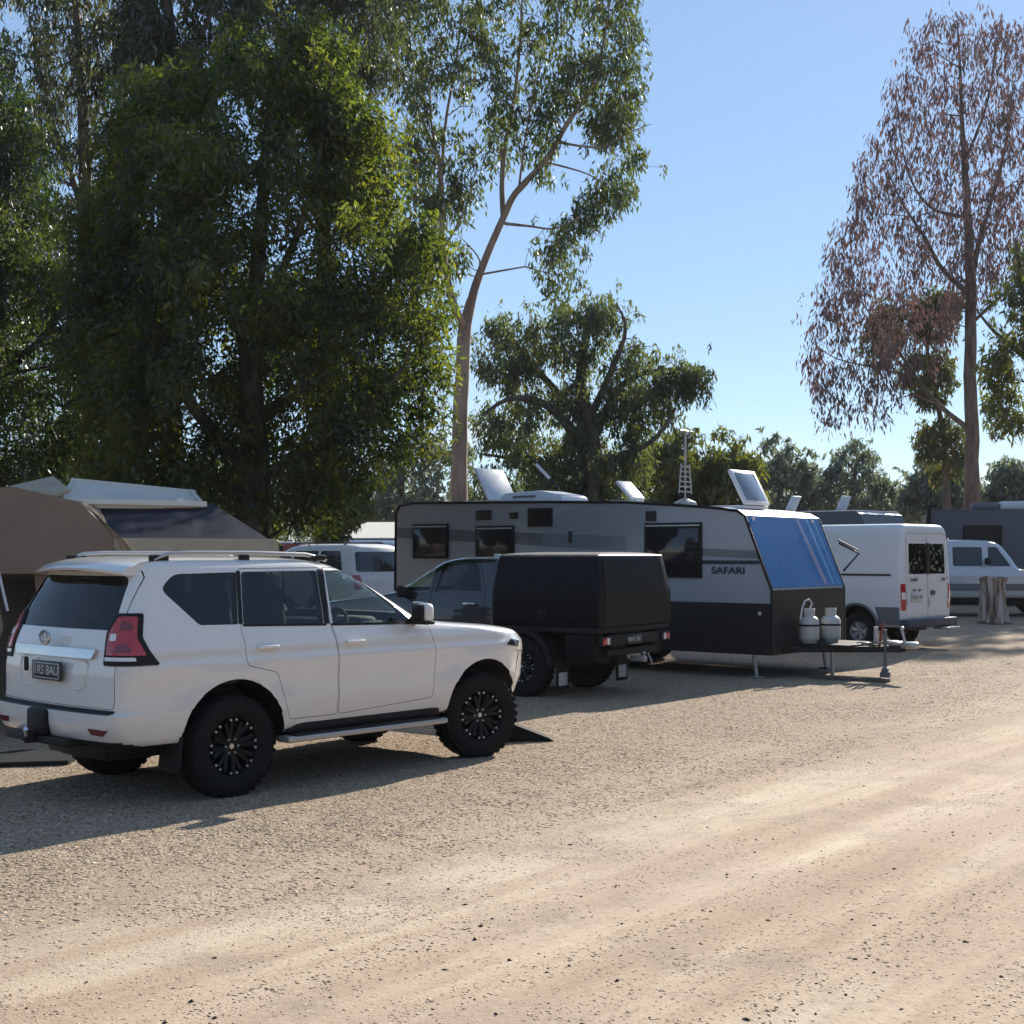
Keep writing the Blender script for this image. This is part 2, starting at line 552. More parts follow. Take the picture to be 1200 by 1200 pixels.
def make_ground():
    xs = np.unique(np.concatenate([np.arange(-14, 16.01, .13), np.linspace(-300, -14, 26), np.linspace(16, 300, 26)]))
    ys = np.unique(np.concatenate([np.arange(3.5, 20, .11), np.arange(20, 45, .5), np.linspace(45, 600, 40), np.linspace(-60, 3.5, 16)]))
    H = {}
    nx, ny = len(xs), len(ys)
    V = [(float(x), float(y), gz(x, y) + (micro(x, y) if -14 < x < 16 else 0)) for y in ys for x in xs]
    fa, fb = [], []
    for j in range(ny - 1):
        for i in range(nx - 1):
            q = (j * nx + i, j * nx + i + 1, (j + 1) * nx + i + 1, (j + 1) * nx + i)
            cx, cy = (xs[i] + xs[i + 1]) / 2, (ys[j] + ys[j + 1]) / 2
            s = -math.sin(R(51)) * cx + math.cos(R(51)) * cy + 1.2 * noise.noise((cx * .4, cy * .4, 0))
            (fa if s > 6.6 or s < -6 else fb).append(q)
    for name, fs in (('ground', fa), ('dirt_track', fb)):
        used = sorted({i for f in fs for i in f})
        mp = {k: i for i, k in enumerate(used)}
        me = bpy.data.meshes.new(name)
        me.from_pydata([V[k] for k in used], [], [tuple(mp[i] for i in f) for f in fs])
        tag(link(name, me, None, M['ground'], 60), kind='structure')
make_ground()

def scatter_stones():
    rng = np.random.default_rng(4)
    # gravel chips: tiny rough lumps and flat bark pieces lying on the ground
    def field(n, name, label, smin, smax, flat, mats, ymin, ymax, zone, seed, cat):
        rng = np.random.default_rng(seed)
        Y = ymin * (ymax / ymin) ** rng.random(n * 3)
        X = (rng.random(n * 3) - .5) * Y * .82
        s = -math.sin(R(51)) * X + math.cos(R(51)) * Y
        nz = np.array([noise.noise((x * .7, y * .7, 9)) for x, y in zip(X, Y)])
        dens = np.clip(zone + (1 - zone) * np.clip((s + nz * 2.2 - 4.6) / 3.2, 0, 1), 0, 1) * (0.55 + .9 * (nz + .5))
        keep = rng.random(len(X)) < dens
        X, Y = X[keep][:n], Y[keep][:n]
        n = len(X)
        Z = np.array([gz(x, y) + micro(x, y) for x, y in zip(X, Y)])
        base = np.array([(1, 0, 0), (0, 1, 0), (-1, 0, 0), (0, -1, 0), (0, 0, .9), (0, 0, -.6)], float)
        F = [(0, 1, 4), (1, 2, 4), (2, 3, 4), (3, 0, 4), (1, 0, 5), (2, 1, 5), (3, 2, 5), (0, 3, 5)]
        S = smin * (smax / smin) ** (rng.random(n) ** 1.6)
        th = rng.random(n) * 6.283
        if zone < .5:
            S *= np.where(-math.sin(R(51)) * X + math.cos(R(51)) * Y > 5.6, 1.0, .62)
        P = base[None] * (1 + (rng.random((n, 6, 1)) - .5) * .7)
        P[:, :, 0] *= (1 + rng.random((n, 1)) * 1.2)
        P[:, :, 2] *= flat
        c, si = np.cos(th)[:, None], np.sin(th)[:, None]
        x = P[:, :, 0] * c - P[:, :, 1] * si
        y = P[:, :, 0] * si + P[:, :, 1] * c
        V = np.stack([x * S[:, None] + X[:, None], y * S[:, None] + Y[:, None], P[:, :, 2] * S[:, None] + Z[:, None] + .15 * flat * S[:, None]], -1).reshape(-1, 3)
        FF = (np.arange(n)[:, None, None] * 6 + np.array(F)[None]).reshape(-1, 3)
        me = bpy.data.meshes.new(name)
        me.vertices.add(len(V)); me.vertices.foreach_set('co', V.ravel().astype(np.float32))
        me.loops.add(FF.size); me.loops.foreach_set('vertex_index', FF.ravel().astype(np.int32))
        me.polygons.add(len(FF)); me.polygons.foreach_set('loop_start', np.arange(0, FF.size, 3, dtype=np.int32))
        me.update(calc_edges=True)
        o = link(name, me, None, mats, 0)
        tag(o, label, cat, kind='stuff')
    def chips(name, cols):
        m = mat(name, cols[0], .9, spec=.2)
        t = m.node_tree
        g = t.nodes.new('ShaderNodeNewGeometry')
        r = t.nodes.new('ShaderNodeValToRGB')
        e = r.color_ramp.elements
        while len(e) < len(cols): e.new(.5)
        for i, c in enumerate(cols):
            e[i].position = i / (len(cols) - 1); e[i].color = (*c, 1)
        t.links.new(g.outputs['Random Per Island'], r.inputs[0])
        t.links.new(r.outputs[0], t.nodes['Principled BSDF'].inputs['Base Color'])
        return m
    field(170000, 'gravel', 'loose pale gravel and bark chips over the parking ground', .0035, .014, .26,
          chips('gravel_chips', [(.15, .105, .07), (.38, .28, .195), (.54, .43, .305), (.25, .18, .12), (.72, .61, .45)]), 5.0, 26, .17, 5, 'gravel')
    field(3500, 'bark_litter', 'brown bark and leaf scraps lying among the gravel', .006, .015, .25,
          chips('bark_scraps', [(.10, .065, .042), (.20, .13, .085), (.07, .05, .035), (.28, .19, .12)]), 6.5, 24, .12, 15, 'bark litter')
    field(330, 'leaf_litter', 'dark fallen gum nuts and bark bits scattered on the track', .005, .011, .9,
          chips('dark_litter', [(.03, .022, .017), (.10, .07, .05), (.05, .035, .025)]), 5.0, 18, .9, 8, 'leaf litter')
scatter_stones()

# ------------------------------------------------------------------ vehicle shells
KEYS = ('z', 'xr', 'xf', 'hw', 'rrx', 'rry', 'rfx', 'rfy', 'br', 'bf', 'tb')

def pchip(ys, n):
    ys = np.array(ys, float)
    N = len(ys)
    d = np.diff(ys)
    m = np.zeros(N)
    for i in range(1, N - 1):
        if d[i - 1] * d[i] > 0:
            m[i] = 2 * d[i - 1] * d[i] / (d[i - 1] + d[i])
    m[0], m[-1] = d[0], d[-1]
    out = []
    for i in range(N - 1):
        for k in range(n):
            t = k / n
            out.append((2 * t**3 - 3 * t**2 + 1) * ys[i] + (t**3 - 2 * t**2 + t) * m[i] + (-2 * t**3 + 3 * t**2) * ys[i + 1] + (t**3 - t**2) * m[i + 1])
    out.append(ys[-1])
    return out

def outline(l, ns, nc, ne):
    xr, xf, hw = l['xr'], l['xf'], l['hw']
    rfx, rfy, rrx, rry = l['rfx'], l['rfy'], l['rrx'], l['rry']
    L = xf - xr
    rfx, rrx = min(rfx, L * .4), min(rrx, L * .4)
    rfy, rry = min(rfy, hw * .9), min(rry, hw * .9)
    P = []
    for k in range(ns): P.append((xr + rrx + (L - rfx - rrx) * k / ns, -hw))
    for k in range(nc):
        t = math.pi / 2 * k / nc; P.append((xf - rfx + rfx * math.sin(t), -hw + rfy - rfy * math.cos(t)))
    for k in range(ne): P.append((xf, -hw + rfy + (2 * hw - 2 * rfy) * k / ne))
    for k in range(nc):
        t = math.pi / 2 * k / nc; P.append((xf - rfx + rfx * math.cos(t), hw - rfy + rfy * math.sin(t)))
    for k in range(ns): P.append((xf - rfx - (L - rfx - rrx) * k / ns, hw))
    for k in range(nc):
        t = math.pi / 2 * k / nc; P.append((xr + rrx - rrx * math.sin(t), hw - rry + rry * math.cos(t)))
    for k in range(ne): P.append((xr, hw - rry - (2 * hw - 2 * rry) * k / ne))
    for k in range(nc):
        t = math.pi / 2 * k / nc; P.append((xr + rrx - rrx * math.cos(t), -hw + rry - rry * math.sin(t)))
    xm = (xr + xf) / 2
    out = []
    for x, y in P:
        q = (y / hw) ** 2
        if x > xm: x2 = x - l['bf'] * q * ((x - xm) / (xf - xm))
        else: x2 = x + l['br'] * q * ((xm - x) / (xm - xr))
        e = (x - xm) / (L / 2)
        out.append((x2, y * (1 - l['tb'] * e ** 4)))
    return out

def stack(levels, sub=4, ns=44, nc=7, ne=16, flare=None, shape=None):
    """a closed shell from plan outlines stacked up; levels: dicts"""
    cols = {k: pchip([l.get(k, 0) for l in levels], sub) for k in KEYS}
    mb = MB()
    n = 2 * ns + 4 * nc + 2 * ne
    rows = len(cols['z'])
    vs = []
    for r in range(rows):
        l = {k: cols[k][r] for k in KEYS}
        for x, y in outline(l, ns, nc, ne):
            z = l['z']
            if flare:
                for cx, cz, rad, amt in flare:
                    dd = math.hypot(x - cx, z - cz)
                    if abs(y) > .6 and rad - .03 < dd < rad + .16:
                        y += math.copysign(amt * (1 - (dd - rad + .03) / .19), y)
            if shape: x, y, z = shape(x, y, z)
            vs.append((x, y, z))
    fs = []
    for r in range(rows - 1):
        for k in range(n):
            fs.append((r * n + k, r * n + (k + 1) % n, (r + 1) * n + (k + 1) % n, (r + 1) * n + k))
    fs.append(tuple(range(n - 1, -1, -1)))
    fs.append(tuple((rows - 1) * n + k for k in range(n)))
    mb.add(vs, fs)
    return mb

def bvh_of(me):
    bm = bmesh.new(); bm.from_mesh(me)
    t = BVHTree.FromBMesh(bm)
    bm.free()
    return t

def LV(rows, **base):
    out = []
    for r in rows:
        d = dict(rrx=.14, rry=.14, rfx=.3, rfy=.25, br=.03, bf=.1, tb=.02)
        d.update(base)
        d.update(dict(zip(('z', 'xr', 'xf', 'hw'), r[:4])))
        if len(r) > 4: d.update(r[4])
        out.append(d)
    return out

def merged(items):
    mb = MB()
    for it in items: it(mb)
    return mb

def cylcut(x, z, r, y0, y1, n=40):
    def f(mb):
        mb.prism([(x + r * math.cos(2 * math.pi * k / n), z + r * math.sin(2 * math.pi * k / n)) for k in range(n)], 'Y', y0, y1)
    return f

def wheel(parent, x, y, r, wd, rim_r, side, steer=0.0, style='offroad', z=None, n=44):
    """tyre with a rim child; side = +1 when its face looks to +y"""
    mb = MB()
    h = wd / 2
    pr = [(rim_r - .01, -h * .72), (rim_r + .012, -h * .86), (rim_r + .05, -h * .98), ((rim_r + r) / 2 + .02, -h), (r - .035, -h * .93),
          (r - .012, -h * .82), (r, -h * .6), (r, -h * .2), (r - .010, -h * .17), (r - .010, h * .17), (r, h * .2), (r, h * .6), (r - .012, h * .82), (r - .035, h * .93),
          ((rim_r + r) / 2 + .02, h), (rim_r + .05, h * .98), (rim_r + .012, h * .86), (rim_r - .01, h * .72)]
    mb.lathe(pr, axis='Y', n=n)
    if style == 'offroad':
        for k in range(34):
            t = 2 * math.pi * k / 34
            for sy, ph in ((-1, 0), (1, .5)):
                tt = t + ph * 2 * math.pi / 34
                M4 = Matrix.Rotation(-tt, 4, 'Y') @ Matrix.Translation((r - .014, sy * h * .80, 0))
                mb.box((0, 0, 0), (.014, h * .34, .040), rot=M4)
                M5 = Matrix.Rotation(-tt, 4, 'Y') @ Matrix.Translation((r - .001, sy * h * .38, 0)) @ Matrix.Rotation(.4 * sy, 4, 'X')
                mb.box((0, 0, 0), (.012, h * .3, .046), rot=M5)
    o = mb.build('tyre', M['rubber'], parent, smooth=30)
    o.location = (x, y, r - .012 if z is None else z)
    o.rotation_euler = (0, 0, steer)
    s = side
    rb = MB()
    # barrel, dish, spokes, hub
    rb.lathe([(rim_r + .014, -h * .8), (rim_r, -h * .72), (rim_r - .03, -h * .2), (rim_r - .03, h * .5), (rim_r - .012, h * .7), (rim_r + .014, h * .84), (rim_r + .014, h * .78)], axis='Y', n=n)
    pr2 = [(.001, s * h * .30), (rim_r * .95, s * h * .06)]
    rb.lathe(pr2, axis='Y', n=n)
    ns = 8 if style == 'offroad' else 6
    for k in range(ns):
        t = 2 * math.pi * k / ns + .2
        M4 = Matrix.Rotation(-t, 4, 'Y')
        for sp in (-.16, .16):
            p0 = M4 @ Vector((.05, s * h * .42, 0))
            p1 = (Matrix.Rotation(-t - sp, 4, 'Y')) @ Vector((rim_r - .035, s * h * .66, 0))
            rb.tube([p0, (p0 + p1) / 2, p1], [.026, .020, .022], n=6)
    rb.lathe([(.075, s * h * .30), (.07, s * h * .52), (.045, s * h * .56), (.001, s * h * .56)], axis='Y', n=20)
    if style == 'offroad':
        bb = rb
        for k in range(16):
            t = 2 * math.pi * (k + (.18 if k % 2 else -.18)) / 16 + .2
            p = Matrix.Rotation(-t, 4, 'Y') @ Vector((rim_r - .028, s * h * .72, 0))
            bb.lathe([(.010, 0), (.010, s * .012), (.001, s * .016)], origin=p, axis='Y', n=8, mi=1)
        for k in range(6):
            t = 2 * math.pi * k / 6
            p = Matrix.Rotation(-t, 4, 'Y') @ Vector((.058, s * h * .53, 0))
            bb.lathe([(.008, 0), (.008, s * .014), (.001, s * .016)], origin=p, axis='Y', n=8, mi=1)
        bb.lathe([(.022, s * h * .56), (.020, s * h * .60), (.001, s * h * .60)], axis='Y', n=12, mi=1)
    ro = rb.build('rim', [M['rim'] if style != 'steel' else M['steel'], M['bolt']], o, smooth=40)
    return o

def clear(me, *mats):
    me.materials.clear()
    for m in mats: me.materials.append(m)

def hollow_shell(levels, cav_levels, arches, win_cut, paint, flare=None, shape=None, ns=44):
    """outer shell minus cabin space, window openings and wheel arches"""
    outer = stack(levels, ns=ns, flare=flare, shape=shape).mesh('shell')
    bvh = bvh_of(outer)
    clear(outer, paint)
    if cav_levels:
        cav = stack(cav_levels, sub=2, ns=12, nc=4, ne=6).mesh('cav'); clear(cav, M['interior'])
        outer = boolean(outer, cav)
    for wc_ in win_cut or []:
        wc = merged(wc_).mesh('win'); clear(wc, M['black'])
        outer = boolean(outer, wc)
    if arches:
        ac = merged(arches).mesh('arch'); clear(ac, M['black'])
        outer = boolean(outer, ac)
    return outer, bvh

def blacken_under(me, zmax, idx):
    for p in me.polygons:
        if p.normal.z < -.6 and p.center.z < zmax: p.material_index = idx

def polycut(poly, axis, t0, t1):
    return lambda mb: mb.prism(poly, axis, t0, t1)

def pane(name, bvh, poly, side, material, parent, off=-.006, axis='Y', cell=.08):
    if axis == 'Y':
        me = patch(bvh, poly, (1, 0, 0), (0, -side, 0), off, cell, 0)
    elif axis == 'X':
        me = patch(bvh, poly, (0, 1, 0), (1, 0, 0), off, cell, 0)
    else:
        me = patch(bvh, poly, (0, 1, 0), (-1, 0, 0), off, cell, 0)
    return link(name, me, parent, material, 50)

def panel(name, bvh, poly, material, parent, side=None, axis='Y', off=.004, cell=.07, depth=.012):
    if axis == 'Y': a, d = (1, 0, 0), (0, -side, 0)
    elif axis == 'X': a, d = (0, 1, 0), (1, 0, 0)
    elif axis == '-X': a, d = (0, 1, 0), (-1, 0, 0)
    else: a, d = axis
    return link(name, patch(bvh, poly, a, d, off, cell, depth), parent, material, 40)

def seats(parent, xs, zb, ys, rz=0):
    for x, yy in zip(xs, ys):
        for y in yy:
            s = MB()
            s.box((x, y, zb), (.5, .48, .16), .05)
            s.box((x - .27, y, zb + .34), (.14, .46, .62), .05, rot=Matrix.Rotation(-.2, 4, 'Y'))
            s.box((x - .37, y, zb + .72), (.09, .27, .18), .04, rot=Matrix.Rotation(-.15, 4, 'Y'))
            s.build('seat', M['seat'], parent, smooth=50)

# ------------------------------------------------------------------ the white four wheel drive
def build_suv():
    root = empty('four_wheel_drive', (-2.81, 11.12, 0), math.atan2(.739, .673),
                 'large white four wheel drive wagon with black off-road wheels, nearest the camera', 'car')
    lv = LV([
        (.44, -.80, 3.28, .84, dict(rfx=.5, rfy=.4)),
        (.455, -.98, 3.45, .885, dict(rfx=.55, rfy=.4)),
        (.50, -1.055, 3.54, .91, dict(rfx=.6, rfy=.42)),
        (.62, -1.09, 3.62, .925, dict(rfx=.62, rfy=.42)),
        (.695, -1.09, 3.66, .932, dict(rfx=.62, rfy=.42)),
        (.715, -1.035, 3.665, .933, dict(rfx=.62, rfy=.42)),
        (.85, -1.03, 3.67, .930, dict(rfx=.60, rfy=.4)),
        (.98, -1.027, 3.66, .941, dict(rfx=.59, rfy=.39)),
        (1.03, -1.02, 3.645, .942, dict(rfx=.57, rfy=.38)),
        (1.075, -1.015, 3.61, .928, dict(rfx=.56, rfy=.36)),
        (1.14, -1.005, 3.50, .92, dict(rfx=.5, rfy=.32)),
        (1.19, -.995, 3.22, .905, dict(rfx=.42, rfy=.28)),
        (1.225, -.985, 2.85, .89, dict(rfx=.35, rfy=.26)),
        (1.26, -.975, 2.45, .875, dict(rfx=.3, rfy=.25)),
        (1.30, -.96, 2.24, .862, dict(rfx=.3, rfy=.25)),
        (1.45, -.90, 1.98, .805, dict(rfx=.28, rfy=.24, rrx=.16, rry=.12)),
        (1.60, -.83, 1.71, .745, dict(rfx=.26, rfy=.22, rrx=.16, rry=.12)),
        (1.72, -.77, 1.47, .70, dict(rfx=.3, rfy=.22, rrx=.16, rry=.12)),
        (1.775, -.745, 1.33, .672, dict(rfx=.3, rfy=.24, rrx=.16, rry=.14)),
        (1.81, -.70, 1.15, .63, dict(rfx=.3, rfy=.26, rrx=.16, rry=.16)),
        (1.838, -.60, .86, .53, dict(rfx=.3, rfy=.26, rrx=.2, rry=.2)),
        (1.850, -.40, .50, .34, dict(rfx=.3, rfy=.26, rrx=.2, rry=.2)),
    ], tb=.035, br=.07, bf=.10)
    cav = LV([(.95, -.85, 2.0, .84), (1.25, -.85, 2.0, .80), (1.30, -.84, 2.05, .79), (1.55, -.74, 1.66, .70), (1.72, -.66, 1.35, .62), (1.785, -.5, 1.1, .52)])
    q_win = roundpoly([(-.275, 1.325), (.075, 1.318), (.165, 1.722), (-.41, 1.712), (-.545, 1.60)], [.03, .02, .02, .06, .06])
    r_win = roundpoly([(.125, 1.316), (.925, 1.292), (.985, 1.728), (.215, 1.724)], .025)
    f_win = roundpoly([(1.02, 1.288), (1.93, 1.268), (1.86, 1.36), (1.43, 1.69), (1.30, 1.727), (1.075, 1.73)], [.02, .02, .02, .05, .06, .02])
    sides = [q_win, r_win, f_win]
    rear = roundpoly([(-.70, 1.305), (.70, 1.305), (.61, 1.70), (-.61, 1.70)], [.05, .05, .07, .07])
    screen = roundpoly([(-.74, 1.345), (.74, 1.345), (.60, 1.735), (-.60, 1.735)], .06)
    cuts = []
    for p in sides:
        cuts += [polycut(p, 'Y', .50, 1.2), polycut(p, 'Y', -1.2, -.50)]
    cuts = [cuts, [polycut(rear, 'X', -1.4, -.60)], [polycut(screen, 'X', 1.25, 3.0)]]
    ar = []
    for x in (0, 2.79):
        for s in (-1, 1):
            ar.append(cylcut(x, .42, .485, s * .52, s * 1.2))
    shell, bvh = hollow_shell(lv, cav, ar, cuts, M['white'], flare=[(0, .42, .485, .022), (2.79, .42, .485, .022)])
    # doors and tailgate are cut out of the shell
    fd = roundpoly([(1.035, .545), (2.12, .60), (2.15, 1.0), (2.10, 1.245), (1.90, 1.40), (1.44, 1.715), (1.30, 1.755), (1.045, 1.755), (1.00, 1.30), (1.03, 1.1)], .035, 3)
    rd = roundpoly([(.52, .545), (1.027, .545), (1.022, 1.1), (.992, 1.30), (1.037, 1.755), (.19, 1.752), (.095, 1.31), (.10, 1.0), (.40, .93)], .04, 3)
    tg = roundpoly([(-.80, .735), (.80, .735), (.80, 1.25), (.755, 1.32), (.668, 1.74), (-.668, 1.74), (-.755, 1.32), (-.80, 1.25)], .03, 3)
    allcut = merged([polycut(p, 'Y', s * .45, s * 1.2) for p in (fd, rd) for s in (-1, 1)] + [polycut(tg, 'X', -1.5, -.64)]).mesh('doors')
    clear(allcut, M['black'])
    body = boolean(shell, allcut)
    idx = [i for i, m in enumerate(body.materials) if m == M['black']]
    if idx: blacken_under(body, .52, idx[0])
    link('body', body, root, None, 32)
    g = .0045
    doors = {}
    for p, nm in ((fd, 'front_door'), (rd, 'rear_door')):
        for s in (-1, 1):
            c = merged([polycut(scalepoly(p, -g), 'Y', s * .46, s * 1.19)]).mesh('d'); clear(c, M['black'])
            doors[nm, s] = link(nm, boolean(shell, c, 'INTERSECT'), root, None, 32)
    c = merged([polycut(scalepoly(tg, -g), 'X', -1.49, -.65)]).mesh('d'); clear(c, M['black'])
    tail = link('tailgate', boolean(shell, c, 'INTERSECT'), root, None, 32)
    for s in (-1, 1):
        pane('window_glass', bvh, scalepoly(q_win, .015), s, M['glass_dark'], root)
        pane('window_glass', bvh, scalepoly(r_win, .015), s, M['glass_dark'] if s < 0 else M['glass'], doors['rear_door', s])
        pane('window_glass', bvh, scalepoly(f_win, .015), s, M['glass'], doors['front_door', s])
        # black pillar covers and belt strip
        panel('pillar_trim', bvh, [(.93, 1.292), (.985, 1.29), (1.065, 1.735), (.99, 1.735)], M['black'], root, s, off=.003)
        panel('pillar_trim', bvh, [(.08, 1.32), (.12, 1.318), (.21, 1.73), (.168, 1.73)], M['black'], root, s, off=.003)
        panel('belt_strip', bvh, [(.12, 1.300), (.95, 1.276), (.95, 1.295), (.12, 1.319)], M['black'], doors['rear_door', s], s, off=.004)
        panel('belt_strip', bvh, [(1.0, 1.274), (1.97, 1.250), (1.95, 1.272), (1.0, 1.292)], M['black'], doors['front_door', s], s, off=.004)
        # handles
        for nm, x in (('front_door', 1.20), ('rear_door', .30)):
            h = MB()
            h.box((x, s * .952, 1.135), (.20, .022, .030), .010, seg=3)
            h.box((x - .07, s * .938, 1.135), (.03, .03, .024), .005)
            h.box((x + .07, s * .938, 1.135), (.03, .03, .024), .005)
            h.build('handle', M['white'], doors[nm, s])
        # mirror
        mm = MB()
        mm.box((1.93, s * 1.015, 1.355), (.12, .17, .17), .05, rot=Matrix.Rotation(s * .15, 4, 'Z'), seg=4)
        mo = mm.build('mirror', M['white_dull'], doors['front_door', s], 60)
        m2 = MB()
        m2.box((1.855, s * 1.01, 1.35), (.04, .155, .16), .014, rot=Matrix.Rotation(s * .15, 4, 'Z'))
        m2.box((1.95, s * .93, 1.295), (.11, .17, .05), .02)
        m2.box((1.92, s * 1.02, 1.27), (.12, .16, .03), .012)
        m2.build('mirror_housing', M['black'], mo)
        # side step
        st = MB()
        st.box((1.33, s * .935, .395), (1.78, .17, .05), .018)
        stp = st.build('side_step', M['alloy'], root)
        s2 = MB()
        s2.box((1.33, s * .95, .425), (1.62, .12, .016), .004)
        for x in (.62, 1.33, 2.05): s2.box((x, s * .78, .42), (.06, .3, .04))
        s2.build('step_tread', M['black'], stp)
        sk = MB(); sk.box((1.36, s * .895, .475), (1.70, .04, .07), .01)
        sk.build('sill_trim', M['black'], root)
        # roof rails
        rr = MB()
        pts = [(-.52, s * .60, 1.82), (-.40, s * .603, 1.865), (-.2, s * .606, 1.874), (.4, s * .606, 1.874), (.95, s * .60, 1.862), (1.12, s * .595, 1.83), (1.17, s * .592, 1.81)]
        rr.tube(pts, [.016, .018, .018, .018, .018, .016, .012], n=10)
        ra = rr.build('roof_rail', M['alloy'], root, 60)
        for x in (-.47, .32, 1.08):
            rf = MB(); rf.box((x, s * .60, 1.832), (.17 if x != .32 else .10, .03, .05), .012)
            rf.build('rail_foot', M['black'], ra)
        # tail lamp round the rear corner
        ax = ((.7071, -s * -.7071 if s < 0 else .7071, 0), (.7071, -s * .7071, 0))
        a = (.7071, .7071 * s, 0); d = (.7071, -.7071 * s, 0)
        def tl(pp): return [(q[0], q[1]) for q in pp]
        base = roundpoly([(-.215, 1.05), (.175, 1.05), (.105, 1.16), (.055, 1.25), (.045, 1.425), (-.135, 1.425), (-.205, 1.29)], .015, 2)
        t0 = link('tail_lamp', patch(bvh, base, a, d, .010, .05, .03), root, M['black'], 40)
        red1 = roundpoly([(-.19, 1.125), (.09, 1.125), (.062, 1.17), (.02, 1.25), (.012, 1.40), (-.115, 1.40), (-.18, 1.28)], .02, 3)
        link('lens', patch(bvh, red1, a, d, .018, .05, .012), t0, M['red_lens'], 40)
        dk = roundpoly([(-.10, 1.30), (-.01, 1.30), (-.02, 1.345), (-.085, 1.375)], .012, 3)
        link('lens', patch(bvh, dk, a, d, .021, .05, .006), t0, M['dark_red'], 40)
        dk = roundpoly([(-.13, 1.145), (.0, 1.145), (-.03, 1.20), (-.1, 1.20)], .012, 3)
        link('lens', patch(bvh, dk, a, d, .021, .05, .006), t0, M['dark_red'], 40)
        wl = roundpoly([(-.165, 1.225), (-.115, 1.225), (-.115, 1.275), (-.16, 1.275)], .006, 2)
        link('lens', patch(bvh, wl, a, d, .022, .05, .006), t0, M['clear_lens'], 40)
        wl = roundpoly([(-.20, 1.085), (.03, 1.085), (.02, 1.112), (-.195, 1.112)], .006, 2)
        link('lens', patch(bvh, wl, a, d, .018, .05, .008), t0, M['clear_lens'], 40)
        # bumper reflector
        rl = [( -s * -.0, 0)]
        pr = roundpoly([(s * .58, .595), (s * .80, .59), (s * .74, .545), (s * .61, .55)], .008, 2)
        panel('reflector', bvh, pr, M['dark_red'], root, axis='X', off=.006)
        # headlamp and front corner panels
        hl = roundpoly([(3.02, 1.015), (3.50, .93), (3.56, 1.02), (3.45, 1.10), (3.20, 1.12)], .03, 3)
        h0 = panel('headlamp', bvh, hl, M['clear_lens'], root, s, off=.006, cell=.05)
        panel('headlamp_trim', bvh, [(3.08, 1.02), (3.3, .985), (3.33, 1.04), (3.16, 1.065)], M['glass_solid'], h0, s, off=.010, cell=.05)
        panel('bumper_seam', bvh, [(3.205, .60), (3.215, .60), (3.345, .93), (3.335, .935)], M['black'], root, s, off=.002, depth=.004)
        # mud flaps
        for x in (-.50, ):
            mf = MB(); mf.box((x, s * .80, .37), (.02, .27, .27), .008, rot=Matrix.Rotation(.12, 4, 'Y'))
            mf.build('mud_flap', M['black'], root)
    pane('rear_window', bvh, scalepoly(rear, .015), 1, M['glass_rear'], tail, axis='X')
    pane('windscreen', bvh, scalepoly(screen, .015), 1, M['glass'], root, axis='-X')
    # roof spoiler
    sp = MB()
    prof = [(-.895, 1.742), (-.905, 1.762), (-.86, 1.795), (-.72, 1.832), (-.50, 1.846), (-.50, 1.80), (-.70, 1.765), (-.83, 1.738)]
    n = len(prof); NY = 22; vs = []; fs = []
    for j in range(NY + 1):
        y = -.63 + 1.26 * j / NY
        e = abs(y / .63)
        for x, z in prof:
            k = 1 - .0 * e
            xx = x + .10 * e ** 3 * (1 if x < -.6 else 0)
            vs.append((xx, y * (1 if x > -.6 else 1.0), z - .035 * e ** 2.4))
    for j in range(NY):
        for k in range(n):
            fs.append((j * n + k, j * n + (k + 1) % n, (j + 1) * n + (k + 1) % n, (j + 1) * n + k))
    fs.append(tuple(range(n))); fs.append(tuple(NY * n + k for k in range(n - 1, -1, -1)))
    sp.add(vs, fs)
    so = sp.build('roof_spoiler', M['white'], root, 40)
    bl = MB(); bl.box((-.862, 0, 1.742), (.03, .30, .016), .004)
    bl.build('brake_lamp', M['dark_red'], so)
    # tailgate dress: chrome strip, emblem, plate, handle
    ch = patch(bvh, roundpoly([(-.55, 1.092), (.55, 1.092), (.585, 1.158), (.30, 1.162), (-.30, 1.162), (-.585, 1.158)], .015, 2), (0, 1, 0), (1, 0, 0), .030, .05, .03)
    link('chrome_strip', ch, tail, M['chrome'], 40)
    em = MB()
    def ring(cy, cz, ry, rz, tk, x=-1.075):
        pts = [(x, cy + ry * math.cos(2 * math.pi * k / 28), cz + rz * math.sin(2 * math.pi * k / 28)) for k in range(29)]
        em.tube(pts, tk, n=6, cap=False)
    ring(0, 1.235, .072, .050, .009)
    ring(0, 1.235, .026, .049, .007)
    ring(0, 1.256, .050, .022, .007)
    e0 = em.build('emblem', M['chrome'], tail, 60)
    rc = MB()
    rc.prism(roundpoly([(-.47, .845), (.47, .845), (.50, 1.06), (-.50, 1.06)], .05, 4), 'X', -1.058, -1.02)
    # recessed field shown as a thin raised frame line
    fr = MB()
    fp = roundpoly([(-.46, .86), (.46, .86), (.50, 1.075), (-.50, 1.075)], .06, 4)
    hits = []
    for (yy, zz) in fp + [fp[0]]:
        loc, nor, i, dd = bvh.ray_cast(Vector((-4, yy, zz)), Vector((1, 0, 0)))
        hits.append(loc + Vector((-.002, 0, 0)))
    fr.tube(hits, .007, n=6, cap=False)
    fr.build('tailgate_moulding', M['white'], tail, 60)
    pl = MB(); pl.box((-1.062, -.01, .985), (.016, .43, .145), .006)
    po = pl.build('number_plate', M['plate_black'], tail)
    pf = MB()
    for z in (.93, 1.04): pf.box((-1.071, -.01, z), (.004, .37, .006))
    for y in (-.195, .175): pf.box((-1.071, y, .985), (.004, .006, .11))
    pf.build('plate_border', M['pale_ink'], po)
    lettering('plate_lettering', '1RS 8AU', .098, frame((-1.0715, -.01, .985), (0, -1, 0), (0, 0, 1)), M['pale_ink'], po)
